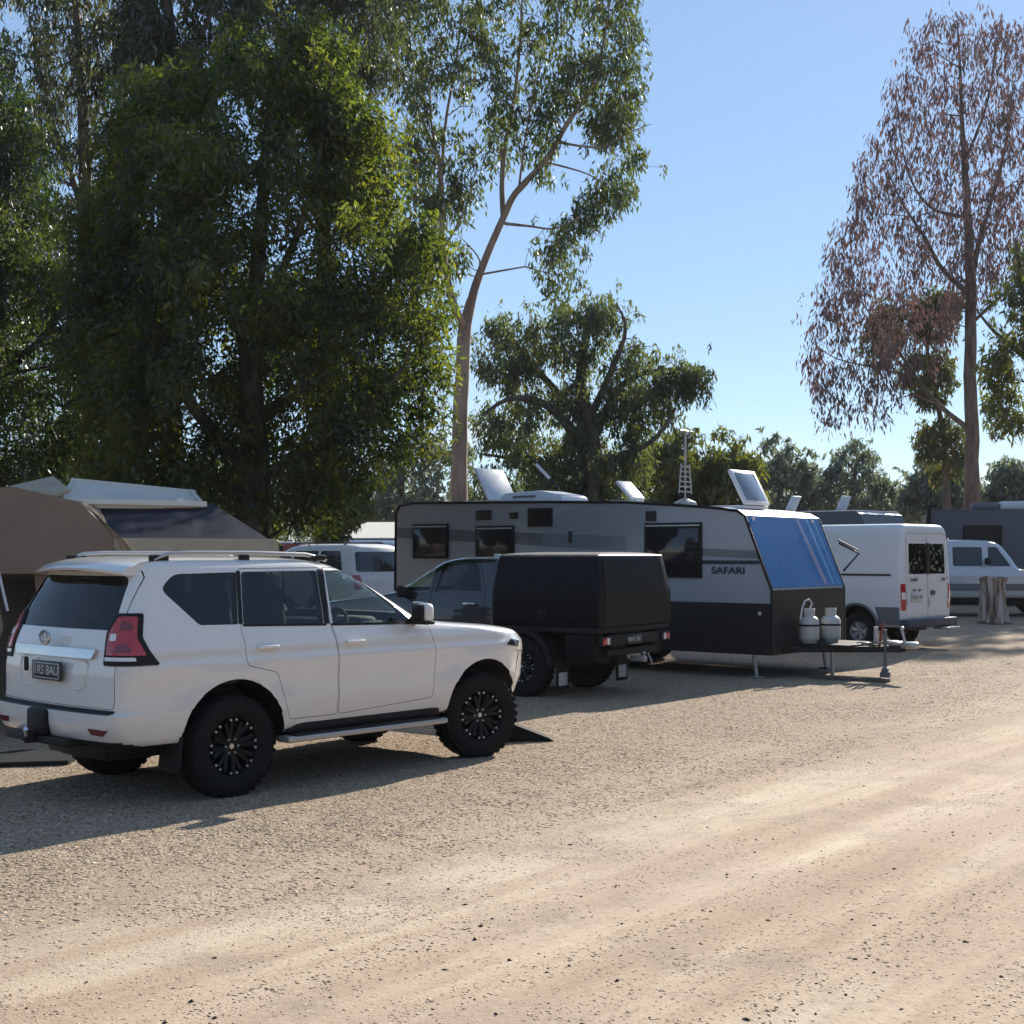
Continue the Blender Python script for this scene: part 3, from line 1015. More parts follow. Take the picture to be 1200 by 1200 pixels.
    hk = MB(); hk.box((-1.058, .31, 1.02), (.02, .055, .11), .01)
    hk.build('handle', M['black'], tail)
    # bumper step and tow hitch
    bs = patch(bvh, [(-.80, .700), (.80, .700), (.80, .728), (-.80, .728)], (0, 1, 0), (1, 0, 0), .006, .06, .02)
    link('bumper_top_strip', bs, root, M['black'], 40)
    tw = MB()
    tw.box((-1.09, .06, .60), (.07, .28, .20), .03)
    tw.box((-1.0, .06, .47), (.25, .9, .06), .01)
    tw.box((-1.11, .06, .49), (.12, .07, .09), .01)
    tw.box((-1.17, .06, .475), (.10, .06, .03), .008)
    tow = tw.build('tow_bar', M['black'], root)
    tb = MB(); tb.lathe([(.001, .06), (.015, .058), (.025, .035), (.015, .015), (.013, -.02)], origin=(-1.19, .06, .505), n=14)
    tb.build('tow_ball', M['chrome'], tow)
    # underbody
    ub = MB()
    ub.box((1.2, 0, .40), (4.0, .95, .16), .03)
    ub.tube([(0, -.7, .40), (0, .7, .40)], .07, n=10)
    ub.lathe([(.001, -.12), (.12, -.08), (.15, 0), (.12, .08), (.001, .12)], origin=(0, 0, .40), axis='X', n=14)
    ub.tube([(2.79, -.7, .40), (2.79, .7, .40)], .05, n=10)
    ub.tube([(-.3, .35, .40), (-1.02, .4, .42)], .03, n=8)
    ub.box((-.55, -.2, .42), (.7, .7, .2), .05)
    ub.build('underbody', M['black'], root)
    # cabin
    ds = MB()
    ds.box((1.78, 0, 1.17), (.5, 1.5, .22), .07)
    ds.box((1.65, -.37, 1.27), (.25, .42, .10), .04)
    ds.build('dashboard', M['interior'], root, 50)
    sw = MB()
    ctr = Vector((1.42, -.37, 1.22)); nrm = Vector((-.9, 0, .42)).normalized()
    u_, v_ = Vector((0, 1, 0)), nrm.cross(Vector((0, 1, 0)))
    sw.tube([ctr + (u_ * math.cos(t) + v_ * math.sin(t)) * .185 for t in [2 * math.pi * k / 28 for k in range(29)]], .016, n=6, cap=False)
    sw.tube([ctr - u_ * .18, ctr, ctr + u_ * .18], .022, n=6)
    sw.tube([ctr, ctr - v_ * .18], .02, n=6)
    sw.tube([ctr, ctr - nrm * .3], .03, n=6)
    sw.build('steering_wheel', M['black'], root)
    seats(root, (.98, .12), .92, ((-.37, .37), (-.45, 0, .45)))
    # wheels
    wheel(root, 0, -.80, .395, .265, .235, -1)
    wheel(root, 0, .80, .395, .265, .235, 1)
    wheel(root, 2.79, -.80, .395, .265, .235, -1, steer=-R(13))
    wheel(root, 2.79, .80, .395, .265, .235, 1, steer=-R(13))
    return root
build_suv()

# ------------------------------------------------------------------ the black ute with a canopy
def build_ute():
    hd = math.atan2(.57, -.82)
    root = empty('utility_truck', (.61, 18.64, 0), hd, 'black dual cab ute with a boxy black canopy, between the white wagon and the caravan', 'ute')
    XF = 4.02
    lv = LV([
        (.46, .42, 3.7, .80), (.50, .42, 3.9, .86), (.62, .42, XF, .90), (.80, .42, XF + .03, .915), (.98, .42, XF, .92),
        (1.08, .42, XF - .08, .91), (1.16, .42, XF - .30, .90), (1.22, .42, 3.3, .885), (1.28, .42, 2.75, .872), (1.34, .43, 2.42, .855),
        (1.50, .45, 2.12, .79), (1.66, .47, 1.84, .73), (1.75, .49, 1.66, .695), (1.795, .51, 1.50, .655), (1.82, .55, 1.30, .58), (1.832, .65, 1.0, .40),
    ], rrx=.05, rry=.05, rfx=.4, rfy=.32, tb=.015, br=.0, bf=.10)
    cav = LV([(.97, .50, 2.1, .80), (1.32, .50, 2.2, .77), (1.5, .52, 1.98, .71), (1.70, .55, 1.62, .64), (1.77, .6, 1.4, .56)], rrx=.04, rry=.04)
    r_win = roundpoly([(.66, 1.375), (1.45, 1.355), (1.40, 1.735), (.80, 1.735)], [.03, .02, .02, .06])
    f_win = roundpoly([(1.56, 1.352), (2.28, 1.335), (2.20, 1.42), (1.80, 1.69), (1.66, 1.732), (1.50, 1.735)], [.02, .02, .02, .05, .05, .02])
    screen = roundpoly([(-.72, 1.40), (.72, 1.40), (.60, 1.745), (-.60, 1.745)], .06)
    cuts = []
    for p in (r_win, f_win): cuts += [polycut(p, 'Y', .45, 1.2), polycut(p, 'Y', -1.2, -.45)]
    cuts = [cuts, [polycut(screen, 'X', 1.58, 3)]]
    ar = [cylcut(3.2, .42, .48, s * .5, s * 1.2) for s in (-1, 1)]
    shell, bvh = hollow_shell(lv, cav, ar, cuts, M['black_paint'], flare=[(3.2, .42, .48, .03)])
    rd = roundpoly([(.60, .56), (1.50, .56), (1.52, 1.2), (1.44, 1.77), (.78, 1.765), (.58, 1.36)], .04, 3)
    fd = roundpoly([(1.51, .56), (2.42, .60), (2.45, 1.0), (2.36, 1.31), (1.82, 1.71), (1.64, 1.77), (1.45, 1.77), (1.53, 1.2)], .04, 3)
    allc = merged([polycut(p, 'Y', s * .42, s * 1.2) for p in (rd, scalepoly(fd, -.004)) for s in (-1, 1)]).mesh('d'); clear(allc, M['black'])
    link('body', boolean(shell, allc), root, None, 32)
    dr = {}
    for p, nm in ((fd, 'front_door'), (rd, 'rear_door')):
        for s in (-1, 1):
            c = merged([polycut(scalepoly(p, -.007), 'Y', s * .43, s * 1.19)]).mesh('d'); clear(c, M['black'])
            dr[nm, s] = link(nm, boolean(shell, c, 'INTERSECT'), root, None, 32)
    for s in (-1, 1):
        pane('window_glass', bvh, scalepoly(r_win, .015), s, M['glass_rear'] if s > 0 else M['glass'], dr['rear_door', s])
        pane('window_glass', bvh, scalepoly(f_win, .015), s, M['glass'], dr['front_door', s])
        for nm, x in (('front_door', 1.66), ('rear_door', .80)):
            h = MB(); h.box((x, s * .935, 1.20), (.2, .025, .035), .01); h.build('handle', M['chrome'], dr[nm, s])
        mm = MB(); mm.box((1.93, s * .955, 1.35), (.12, .18, .17), .045, seg=3); mm.box((1.95, s * .88, 1.31), (.08, .10, .05), .01)
        mm.build('mirror', M['black'], dr['front_door', s], 50)
        st = MB(); st.tube([(.62, s * .92, .42), (2.3, s * .92, .42)], .04, n=8); st.build('side_step', M['black'], root)
        hl = roundpoly([(3.45, 1.02), (3.85, .92), (3.92, 1.02), (3.7, 1.1)], .03, 3)
        panel('headlamp', bvh, hl, M['clear_lens'], root, s, off=.006)
    pane('windscreen', bvh, scalepoly(screen, .015), 1, M['glass'], root, axis='-X')
    an = MB(); an.box((.92, .1, 1.845), (.10, .05, .05), .015); an.build('roof_fin', M['plastic_white'], root, 60)
    # canopy: a hard box that leans in above its waist
    cv = LV([(.93, -1.24, .40, .93), (.95, -1.25, .41, .95), (1.34, -1.25, .41, .955), (1.36, -1.248, .41, .953), (1.81, -1.175, .37, .865), (1.838, -1.165, .355, .855), (1.842, -1.155, .35, .845)],
            rrx=.022, rry=.022, rfx=.04, rfy=.04, tb=0, br=0, bf=0)
    cme = stack(cv, sub=3, ns=20, nc=3, ne=10).mesh('canopy')
    cbv = bvh_of(cme)
    can = link('canopy', cme, root, M['canopy'], 28)
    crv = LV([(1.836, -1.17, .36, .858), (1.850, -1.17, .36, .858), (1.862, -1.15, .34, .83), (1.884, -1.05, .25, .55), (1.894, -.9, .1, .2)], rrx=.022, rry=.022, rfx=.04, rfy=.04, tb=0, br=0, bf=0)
    link('canopy_roof', stack(crv, sub=3, ns=20, nc=3, ne=10).mesh('canopy_roof'), can, mat('sun_paled_black_roof', (.16, .14, .12), .45, noise_amt=.3, noise_scale=6), 28)  # black roof's colour paled to paint in the sun's bright line along it
    for s in (-1, 1):
        for x in (-.85, .05):
            hg = MB(); hg.box((x, s * .868, 1.815), (.10, .02, .05), .006); hg.build('hinge', M['front_grey'], can)
        dp = roundpoly([(-1.10, 1.0), (.30, 1.0), (.25, 1.80), (-1.05, 1.80)], .05, 4)
        panel('canopy_door', cbv, dp, M['canopy'], can, s, off=.008, cell=.12)
        lk = MB(); lk.box((-.4, s * .967, 1.10), (.14, .02, .08), .01); lk.build('latch', M['black'], can)
    rdp = roundpoly([(-.84, 1.0), (.84, 1.0), (.76, 1.80), (-.76, 1.80)], .05, 4)
    panel('canopy_door', cbv, rdp, M['canopy'], can, axis='X', off=.008, cell=.12)
    # tray, under-tray boxes, light bar, flaps
    tr = MB()
    tr.box((-.40, 0, .895), (1.66, 1.86, .07), .01)
    tr.box((-.40, 0, .80), (1.5, .9, .13))
    tr.build('tray', M['black'], root)
    for s in (-1, 1):
        ub = MB(); ub.box((-.92, s * .78, .68), (.42, .24, .34), .02); ub.build('tray_box', M['canopy'], root)
        gd = MB()
        gd.prism([(.52 * math.cos(t) , .40 + .52 * math.sin(t)) for t in [math.pi * k / 14 for k in range(15)]] + [(-.44, .40)] + [(.44 * math.cos(t), .40 + .44 * math.sin(t)) for t in [math.pi - math.pi * k / 14 for k in range(15)]], 'Y', s * .60, s * .92)
        gd.build('mudguard', M['black'], root)
        fb = MB(); fb.box((-.58, s * .76, .30), (.015, .30, .36), .006); fo = fb.build('mud_flap', M['black'], root)
        f2 = MB(); f2.box((-.592, s * .76, .25), (.006, .20, .17), .004); f2.build('flap_badge', M['pale_ink'], fo)
        lt = MB(); lt.box((-1.235, s * .78, .76), (.06, .24, .12), .01); lo = lt.build('tail_lamp', M['black'], root)
        l1 = MB(); l1.box((-1.268, s * .83, .76), (.012, .10, .085), .005); l1.build('lens', M['red_lens'], lo)
        l2 = MB(); l2.box((-1.268, s * .745, .76), (.012, .06, .085), .005); l2.build('lens', M['clear_lens'], lo)
    rb = MB(); rb.box((-1.21, 0, .76), (.05, 1.35, .14), .01); rb.box((-1.17, 0, .60), (.08, 1.3, .09), .02)
    rbo = rb.build('rear_bar', M['front_grey'], root)
    pl = MB(); pl.box((-1.243, .05, .755), (.012, .36, .12), .004); po = pl.build('number_plate', M['plate_black'], root)
    lettering('plate_lettering', 'WH1 73C', .085, frame((-1.2505, .05, .755), (0, -1, 0), (0, 0, 1)), M['pale_ink'], po)
    th = MB(); th.box((-1.28, 0, .50), (.22, .08, .08), .01); th.lathe([(.001, .06), (.02, .055), (.028, .03), (.014, 0)], origin=(-1.36, 0, .54), n=12)
    th.tube([(-1.25, -.3, .56), (-1.3, -.32, .42), (-1.25, -.36, .5)], .012, n=6)
    th.build('tow_bar', M['steel'], root)
    ud = MB(); ud.box((1.5, 0, .48), (4.2, .9, .2), .03); ud.tube([(0, -.7, .41), (0, .7, .41)], .07); ud.tube([(3.2, -.7, .41), (3.2, .7, .41)], .05)
    ud.box((-.5, .25, .55), (.8, .3, .25), .05)
    ud.build('chassis', M['black'], root)
    ds = MB(); ds.box((2.15, 0, 1.24), (.45, 1.45, .2), .07); ds.build('dashboard', M['interior'], root)
    sw = MB(); c = Vector((1.85, -.36, 1.30))
    sw.tube([c + Vector((.07 * math.sin(t), .185 * math.cos(t), .17 * math.sin(t))) for t in [2 * math.pi * k / 24 for k in range(25)]], .016, n=6, cap=False)
    sw.tube([c, c + Vector((.25, 0, -.1))], .03); sw.build('steering_wheel', M['black'], root)
    seats(root, (1.45, .78), .97, ((-.37, .37), (-.42, .42)))
    for x, st in ((0, 0), (3.2, 0)):
        for s in (-1, 1):
            wheel(root, x, s * .77, .405, .26, .22, s, steer=st)
    return root
build_ute()

# ------------------------------------------------------------------ caravans
def caravan_frame(corner, d):
    """local x runs back along the side from the front corner, y across the front to the far side"""
    return math.atan2(d[1], d[0])

def build_caravan():
    A = Vector((3.86, 20.27, 0))
    sd = Vector((-.776, .63, 0))
    rz = math.atan2(sd.y, sd.x)
    # local x = towards the rear, local y (left of x) = towards the camera side is +y; far side is -y
    root = empty('caravan', A, rz, 'long pale grey caravan with a blue front panel and black lower skirt', 'caravan')
    W = 2.42
    top = [(0, 1.33), (.45, 2.44), (.58, 2.52), (.95, 2.575), (1.6, 2.63), (2.6, 2.70), (4.2, 2.745), (7.3, 2.80), (7.62, 2.76), (7.72, 2.62)]
    body = top + [(7.74, 1.13), (0.02, 1.13)]
    mb = MB(); mb.prism(body, 'Y', -W, 0)
    bd = mb.build('body', [M['cara']], root, 20)
    # roof skin, seen sunlit from the front
    rf = MB()
    vs, fs = [], []
    sk = top[1:]
    for i, (x, z) in enumerate(sk):
        for y in (.012, -W - .012): vs.append((x - (.01 if i == 0 else 0), y, z + .012))
    for i in range(len(sk) - 1): fs.append((2 * i, 2 * i + 1, 2 * i + 3, 2 * i + 2))
    rf.add(vs, fs); b = len(rf.v)
    rf.build('roof', M['roof_white'], root, 40)
    ed = MB()
    for y in (.006, -W - .006):
        ed.tube([(x, y, z) for x, z in [(0, .40), (0, 1.33)] + top[1:] + [(7.74, 1.2)]], .022, n=6)
    ed.build('edge_trim', M['black'], root)
    # front panels
    def fp(x0, z0, x1, z1, y0, y1, off, th=.012):
        n = Vector((-(z1 - z0), 0, (x1 - x0))).normalized() * off
        m2 = n * ((off - th) / off) if off else n
        q = []
        for nn in (n, m2):
            q += [Vector((x0, y0, z0)) + nn, Vector((x0, y1, z0)) + nn, Vector((x1, y1, z1)) + nn, Vector((x1, y0, z1)) + nn]
        return q, [(0, 1, 2, 3), (7, 6, 5, 4), (0, 4, 5, 1), (1, 5, 6, 2), (2, 6, 7, 3), (3, 7, 4, 0)]
    p = MB(); p.add(*fp(.012, 1.36, .45, 2.44, -.03, -W + .03, .016)); bo = p.build('front_panel', M['blue'], root, 0)
    def onpanel(t): return (.012 + .438 * t, 1.36 + 1.08 * t)
    (xa, za), (xb, zb) = onpanel(0.02), onpanel(.98)
    # slanted decal stripes on the blue panel
    for y0, y1, yt0, yt1, mm in ((-1.72, -1.86, -1.56, -1.66, 'pink_stripe'), (-2.02, -2.10, -1.90, -1.97, 'pale_stripe'), (-2.22, -2.27, -2.15, -2.19, 'pale_stripe')):
        s = MB()
        n = Vector((-1.08, 0, .438)).normalized() * .019
        s.add([Vector((xa, y0, za)) + n, Vector((xa, y1, za)) + n, Vector((xb, yt1, zb)) + n, Vector((xb, yt0, zb)) + n], [(0, 1, 2, 3)])
        s.build('stripe', M[mm], bo, 0)
    hn = MB()
    for y in (-.18, -W + .3): hn.box((.43, y, 2.40), (.06, .07, .05), .01)
    hn.build('marker_lamp', M['clear_lens'], root)
    lo = MB(); lo.add(*fp(-.001, .36, -.0, 1.33, -.012, -W + .012, .012)); lo.build('lower_front_panel', M['front_grey'], root, 0)
    ll = MB(); ll.box((.03, -W / 2, 1.335), (.03, W - .05, .05), .01); ll.build('panel_joint', M['grey_clad'], root)
    # skirt with wheel openings at the axles
    skp = [(.02, .36), (3.0, .36), (3.15, .80), (4.85, .80), (5.0, .36), (6.6, .36), (7.74, .55), (7.74, 1.128), (.02, 1.128)]
    s = MB(); s.prism(skp, 'Y', -W + .01, .004); s.build('skirt', M['checker'], root, 20)
    ch = MB(); ch.box((3.9, -W / 2, .40), (7.4, 1.3, .1)); ch.build('chassis', M['black'], root)
    for x in (3.55, 4.45):
        for y in (-.16, -W + .16):
            wheel(root, x, y, .38, .24, .21, 1 if y > -1 else -1, style='offroad', z=.38 + gz(0, 23), n=28)
    # side graphics: a shade of grey band and the paler sweep, thin vinyl sheets
    def sheet(name, poly, m, lvl):
        q = MB(); q.add([(x, .001 + .0022 * lvl, z) for x, z in poly], [tuple(range(len(poly)))]); return q.build(name, M[m], bd, 0)
    sheet('side_band', [(.20, 1.80), (1.72, 1.86), (1.72, 1.98), (.26, 1.92)], 'cara_grey', 1)
    sheet('side_band', [(2.60, 1.93), (7.70, 2.17), (7.70, 2.36), (2.60, 2.15)], 'cara_grey', 1)
    arc = [(2.1, 1.6), (2.1, 2.62)] + [(3.2 + .95 * math.sin(t), 1.6 + 1.04 * math.cos(t)) for t in [math.pi / 2 * k / 10 for k in range(11)]]
    sheet('side_decal', [(2.62, 2.16), (2.62, 2.66)] + [(3.25 + 1.0 * math.sin(t), 2.16 + .53 * math.cos(t)) for t in [math.pi / 2 * k / 10 for k in range(11)]], 'cara_green', 2)
    sheet('side_decal', [(2.05, 1.95), (2.05, 2.60), (3.30, 2.67), (3.30, 2.0)], 'cara_green', 3)
    sheet('side_decal', [(2.60, 1.93), (4.30, 2.0), (4.30, 2.22), (2.60, 2.15)], 'cara_teal', 4)
    st = MB(); st.box((.86, .006, 1.745), (1.30, .012, .055)); st.build('side_strip', M['ink'], bd)
    lettering('maker_lettering', 'SAFARI', .14, frame((.74, .008, 1.615), (-1, 0, 0), (0, 0, 1)) @ Matrix.Diagonal((1.35, 1, 1, 1)), M['ink'], bd, bold=.004)
    def window(x, z, wx, wz, blind=True):
        f = MB(); f.box((x, .018, z), (wx, .04, wz), .012)
        fo = f.build('window', M['black'], root)
        g = MB(); g.box((x, .041, z - .02), (wx - .10, .012, wz - .14), .004); g.build('pane', M['glass_solid'], fo)
        if blind:
            bl = MB(); bl.box((x, .04, z + wz / 2 - .045), (wx - .06, .010, .022)); bl.build('window_rail', M['pale_ink'], fo)
        return fo
    window(1.72, 1.93, 1.05, .86)
    window(5.34, 2.05, .86, .62)
    window(6.85, 2.10, .86, .62)
    def vent(x, z, wx, wz):
        f = MB(); f.box((x, .014, z), (wx, .03, wz), .006)
        for k in range(4): f.box((x, .031, z - wz * .35 + wz * .7 * k / 3), (wx * .85, .008, wz * .10))
        f.build('vent', M['ink'], root)
    vent(2.13, 2.47, .19, .16)
    vent(4.92, 2.53, .17, .11)
    vent(5.60, 2.55, .34, .17)
    w2 = MB(); w2.box((4.35, .016, 2.49), (.52, .035, .31), .01); wo = w2.build('window', M['black'], root)
    w3 = MB(); w3.box((4.35, .036, 2.49), (.44, .008, .23)); w3.build('pane', M['glass_solid'], wo)
    kn = MB(); kn.box((5.2, .012, 2.32), (.05, .02, .05), .005); kn.box((3.72, .014, 2.15), (.07, .03, .2), .01); kn.build('outdoor_lamp', M['ink'], root)
    dk = MB(); dk.box((.20, .012, .98), (.05, .02, .05), .005); dk.build('marker_lamp', M['clear_lens'], root)
    # roof fittings
    def hatch(x, y, l, wd, ang, z, m='plastic_white', glassy=False):
        b0 = MB(); b0.box((x, y, z + .02), (l, wd, .05), .012); fo = b0.build('roof_hatch', M['plastic_white'], root)
        Mx = Matrix.Translation((x - l / 2, y, z + .05)) @ Matrix.Rotation(-ang, 4, 'Y') @ Matrix.Translation((l / 2, 0, 0))
        lid = MB(); lid.box((0, 0, 0), (l, wd, .05), .018, rot=Mx @ Matrix.Translation((0, 0, .02)), seg=3)
        lo_ = lid.build('hatch_lid', M[m], fo, 50)
        if glassy:
            gl = MB(); gl.box((0, 0, 0), (l * .84, wd * .82, .012), rot=Mx @ Matrix.Translation((0, 0, -.007))); gl.build('hatch_glass', M['solar'], lo_)
            gl = MB(); gl.box((0, 0, 0), (l * .80, wd * .78, .012), .004, rot=Mx @ Matrix.Translation((0, 0, .047))); gl.build('hatch_glass', M['solar'], lo_)
        if not glassy:
            rbm = MB()
            for k in range(5): rbm.box((0, 0, 0), (l * .8, .03, .014), .004, rot=Mx @ Matrix.Translation((0, wd * (-.34 + .17 * k), -.008)))
            rbm.build('lid_rib', M['steel'], lo_)
        ar = MB()
        for sy in (-1, 1):
            a_ = Vector((x + l * .1, y + sy * wd * .45, z + .03)); b_ = Mx @ Vector((l * .1, sy * wd * .45, 0))
            ar.tube([a_, b_], .008, n=6)
        ar.build('hatch_stay', M['black'], fo)
    hatch(1.10, -.95, .62, .80, R(62), 2.585, glassy=True)
    hatch(2.98, -.55, .42, .42, R(45), 2.705)
    hatch(6.15, -.75, .66, .80, R(60), 2.775)
    ac = MB()
    vs = [(5.62, -.35, 2.77), (5.62, -1.15, 2.77), (4.15, -1.15, 2.75), (4.15, -.35, 2.75), (5.5, -.42, 2.94), (5.5, -1.08, 2.94), (4.7, -1.08, 2.97), (4.7, -.42, 2.97)]
    vs += [(4.2, -.38, 2.88), (4.2, -1.12, 2.88)]
    bm = bmesh.new()
    for q in vs: bm.verts.new(q)
    bmesh.ops.convex_hull(bm, input=bm.verts[:])
    bmesh.ops.bevel(bm, geom=bm.edges[:], offset=.03, segments=2, affect='EDGES', profile=.5)
    me = bpy.data.meshes.new('air_conditioner'); bm.to_mesh(me); bm.free()
    aco = link('air_conditioner', me, root, M['plastic_white'], 40)
    gr = MB(); gr.box((5.0, -.37, 2.87), (.5, .02, .03), .004, rot=Matrix.Rotation(R(8), 4, 'X')); gr.build('grille', M['grey_clad'], aco)
    # folded-up aerial mast and the wind-up television aerial
    an = MB(); an.tube([(5.3, -1.7, 2.75), (5.3, -1.7, 3.14)], .03, n=8); an.tube([(5.3, -1.7, 3.12), (5.92, -1.65, 3.68)], [.024, .012], n=8)
    an.build('aerial', M['black'], root)
    a2 = MB(); a2.tube([(5.45, -1.69, 3.255), (5.75, -1.665, 3.525)], .030, n=8); a2.build('aerial_sleeve', M['plastic_white'], root)
    tv = MB()
    tx = 2.56
    tv.lathe([(.20, 0), (.19, .07), (.08, .12), (.03, .14)], origin=(tx, -1.7, 2.68), n=16)
    tv.tube([(tx, -1.7, 2.75), (tx, -1.7, 3.98)], .015, n=8)
    for k in range(6): tv.box((tx, -1.7, 2.93 + .085 * k), (.02, .40 - .03 * k, .022), .006)
    tv.tube([(tx, -1.90, 2.90), (tx, -1.83, 3.40)], .012, n=6); tv.tube([(tx, -1.50, 2.90), (tx, -1.57, 3.40)], .012, n=6)
    tv.box((tx, -1.7, 3.66), (.02, .06, .42), .01)
    tv.tube([(tx, -1.90, 3.96), (tx, -1.50, 3.96)], .020, n=6)
    for yy in (-1.86, -1.54): tv.tube([(tx, yy, 3.86), (tx, yy, 4.0)], .014, n=5)
    tv.build('television_aerial', M['steel'], root)
    # support arm of the far awning
    aw = MB()
    aw.tube([(.10, -W - .03, 2.05), (-.10, -W - .34, 1.88), (.02, -W - .03, 1.60)], .019, n=6)
    aw.tube([(.12, -W - .03, 2.10), (-.10, -W - .33, 1.93)], .014, n=6)
    aw.build('awning_arm', M['black'], root)
    # drawbar
    db = MB()
    for y in (-.25, -W + .25):
        a_, b_ = Vector((.3, y, .43)), Vector((-1.52, -W / 2, .46))
        db.tube([a_, b_], .062, n=4)
    db.box((-.45, -W / 2, .50), (.9, 1.15, .035), .005)
    db.tube([(.0, -.3, .42), (.0, -W + .3, .42)], .05, n=4)
    dro = db.build('drawbar', M['front_grey'], root, 20)
    cp = MB(); cp.box((-1.62, -W / 2, .52), (.26, .13, .10), .03); cp.box((-1.40, -W / 2, .54), (.16, .2, .06), .02); cp.tube([(-1.55, -W / 2, .55), (-1.50, -W / 2, .74)], .022)
    cp.lathe([(.001, .04), (.03, .03), (.04, 0), (.001, -.04)], origin=(-1.50, -W / 2, .76), n=10)
    cp.build('coupling', M['alloy'], dro)
    hb = MB(); hb.tube([(-1.2, -W / 2 + .12, .5), (-1.26, -W / 2 + .12, .85)], .022, n=8); hb.build('hand_brake', M['dark_red'], dro)
    hb = MB(); hb.tube([(-1.12, -W / 2 + .06, .52), (-1.12, -W / 2 + .06, .78)], .035, n=8); hb.build('tap', M['pale_ink'], dro)
    ld = MB()
    ld.tube([(-1.35, -W / 2 + .03, .54), (-1.2, -W / 2 + .2, .56), (-1.0, -W / 2 + .05, .55), (-.9, -W / 2 + .25, .54)], .012, n=6)
    ld.box((-1.30, -W / 2 - .1, .55), (.2, .1, .05), .015); ld.box((-1.05, -W / 2 + .28, .54), (.1, .08, .04), .01)
    ld.build('trailer_plug', M['steel'], dro)
    jw = MB()
    jw.tube([(-1.30, -W / 2 + .14, .75), (-1.30, -W / 2 + .14, .16)], .028, n=8)
    jw.box((-1.30, -W / 2 + .14, .12), (.10, .05, .12), .01)
    jw.lathe([(.001, -.03), (.075, -.03), (.075, .03), (.001, .03)], origin=(-1.30, -W / 2 + .14, .075), axis='Y', n=16)
    jw.build('jockey_wheel', M['grey_clad'], dro)
    for x, y in ((.35, -.06), (.35, -W + .06), (7.3, -.1), (7.3, -W + .1)):
        lg = MB(); g0 = gz(0, 20.3 + .63 * x)
        lg.tube([(x, y, .5), (x - .06, y, g0 + .03)], .032, n=6); lg.box((x - .06, y, g0 + .02), (.17, .15, .035), .008)
        lg.build('corner_leg', M['steel'], root)
    lg = MB(); lg.tube([(-.62, -.72, .44), (-.62, -.72, .03)], .03, n=6); lg.box((-.62, -.72, .02), (.2, .16, .035), .006); lg.build('corner_leg', M['steel'], root)
    return root, A, rz, W
cara, CA, CRZ, CW = build_caravan()

def cara_pt(x, y, z):
    return Vector((CA.x + math.cos(CRZ) * x - math.sin(CRZ) * y, CA.y + math.sin(CRZ) * x + math.cos(CRZ) * y, z))

def gas_bottle(x, y, label, valve_hose):
    p = cara_pt(x, y, .518)
    root = empty('gas_bottle', p, CRZ, label, 'gas bottle', 'gas bottles on the caravan drawbar')
    b = MB()
    b.lathe([(.001, .015), (.10, .015), (.105, 0), (.115, 0), (.118, .03), (.145, .05), (.152, .09), (.152, .30), (.146, .345), (.118, .385), (.07, .41), (.06, .415), (.001, .415)], n=28)
    b.build('cylinder', M['bottle'], root, 50)
    c = MB()
    c.lathe([(.082, .40), (.086, .47), (.086, .52), (.080, .525), (.078, .52), (.078, .40)], n=24)
    c.build('collar', M['bottle'], root, 50)
    v = MB(); v.tube([(0, 0, .41), (0, 0, .50)], .02, n=8); v.tube([(0, 0, .47), (-.08, 0, .47)], .014, n=8); v.build('valve', M['bolt'], root)
    s = MB(); s.lathe([(.154, .255), (.156, .255), (.156, .285), (.154, .285)], n=28); s.build('strap', M['black'], root)
    if valve_hose:
        h = MB()
        h.tube([(0, 0, .50), (-.02, -.06, .60), (0, .0, .665), (.03, .08, .64), (.05, .14, .52), (.06, .17, .35)], .014, n=8)
        h.build('hose', M['plastic_white'], root, 60)
gas_bottle(-.20, -.80, 'grey gas bottle with a white hose looped over its top, on the drawbar', True)
gas_bottle(-.36, -1.20, 'grey gas bottle without a hose, nearer the coupling on the drawbar', False)

# added dark strip standing in for the shadow line under the drawbar
bp = MB(); bp.box((0, 0, .03), (1.15, .20, .06), .006)
q = cara_pt(-.95, -.62, gz(0, 20))
o = bp.build('shadow_strip', mat('shadow_strip_tone', (.13, .11, .09), .9, noise_amt=.3, noise_scale=9), None)
o.location = (q.x, q.y, 0.0); o.rotation_euler = (0, 0, CRZ + .12)
tag(o, 'dark strip added for the shadow line on the ground beneath the drawbar', 'shadow strip')

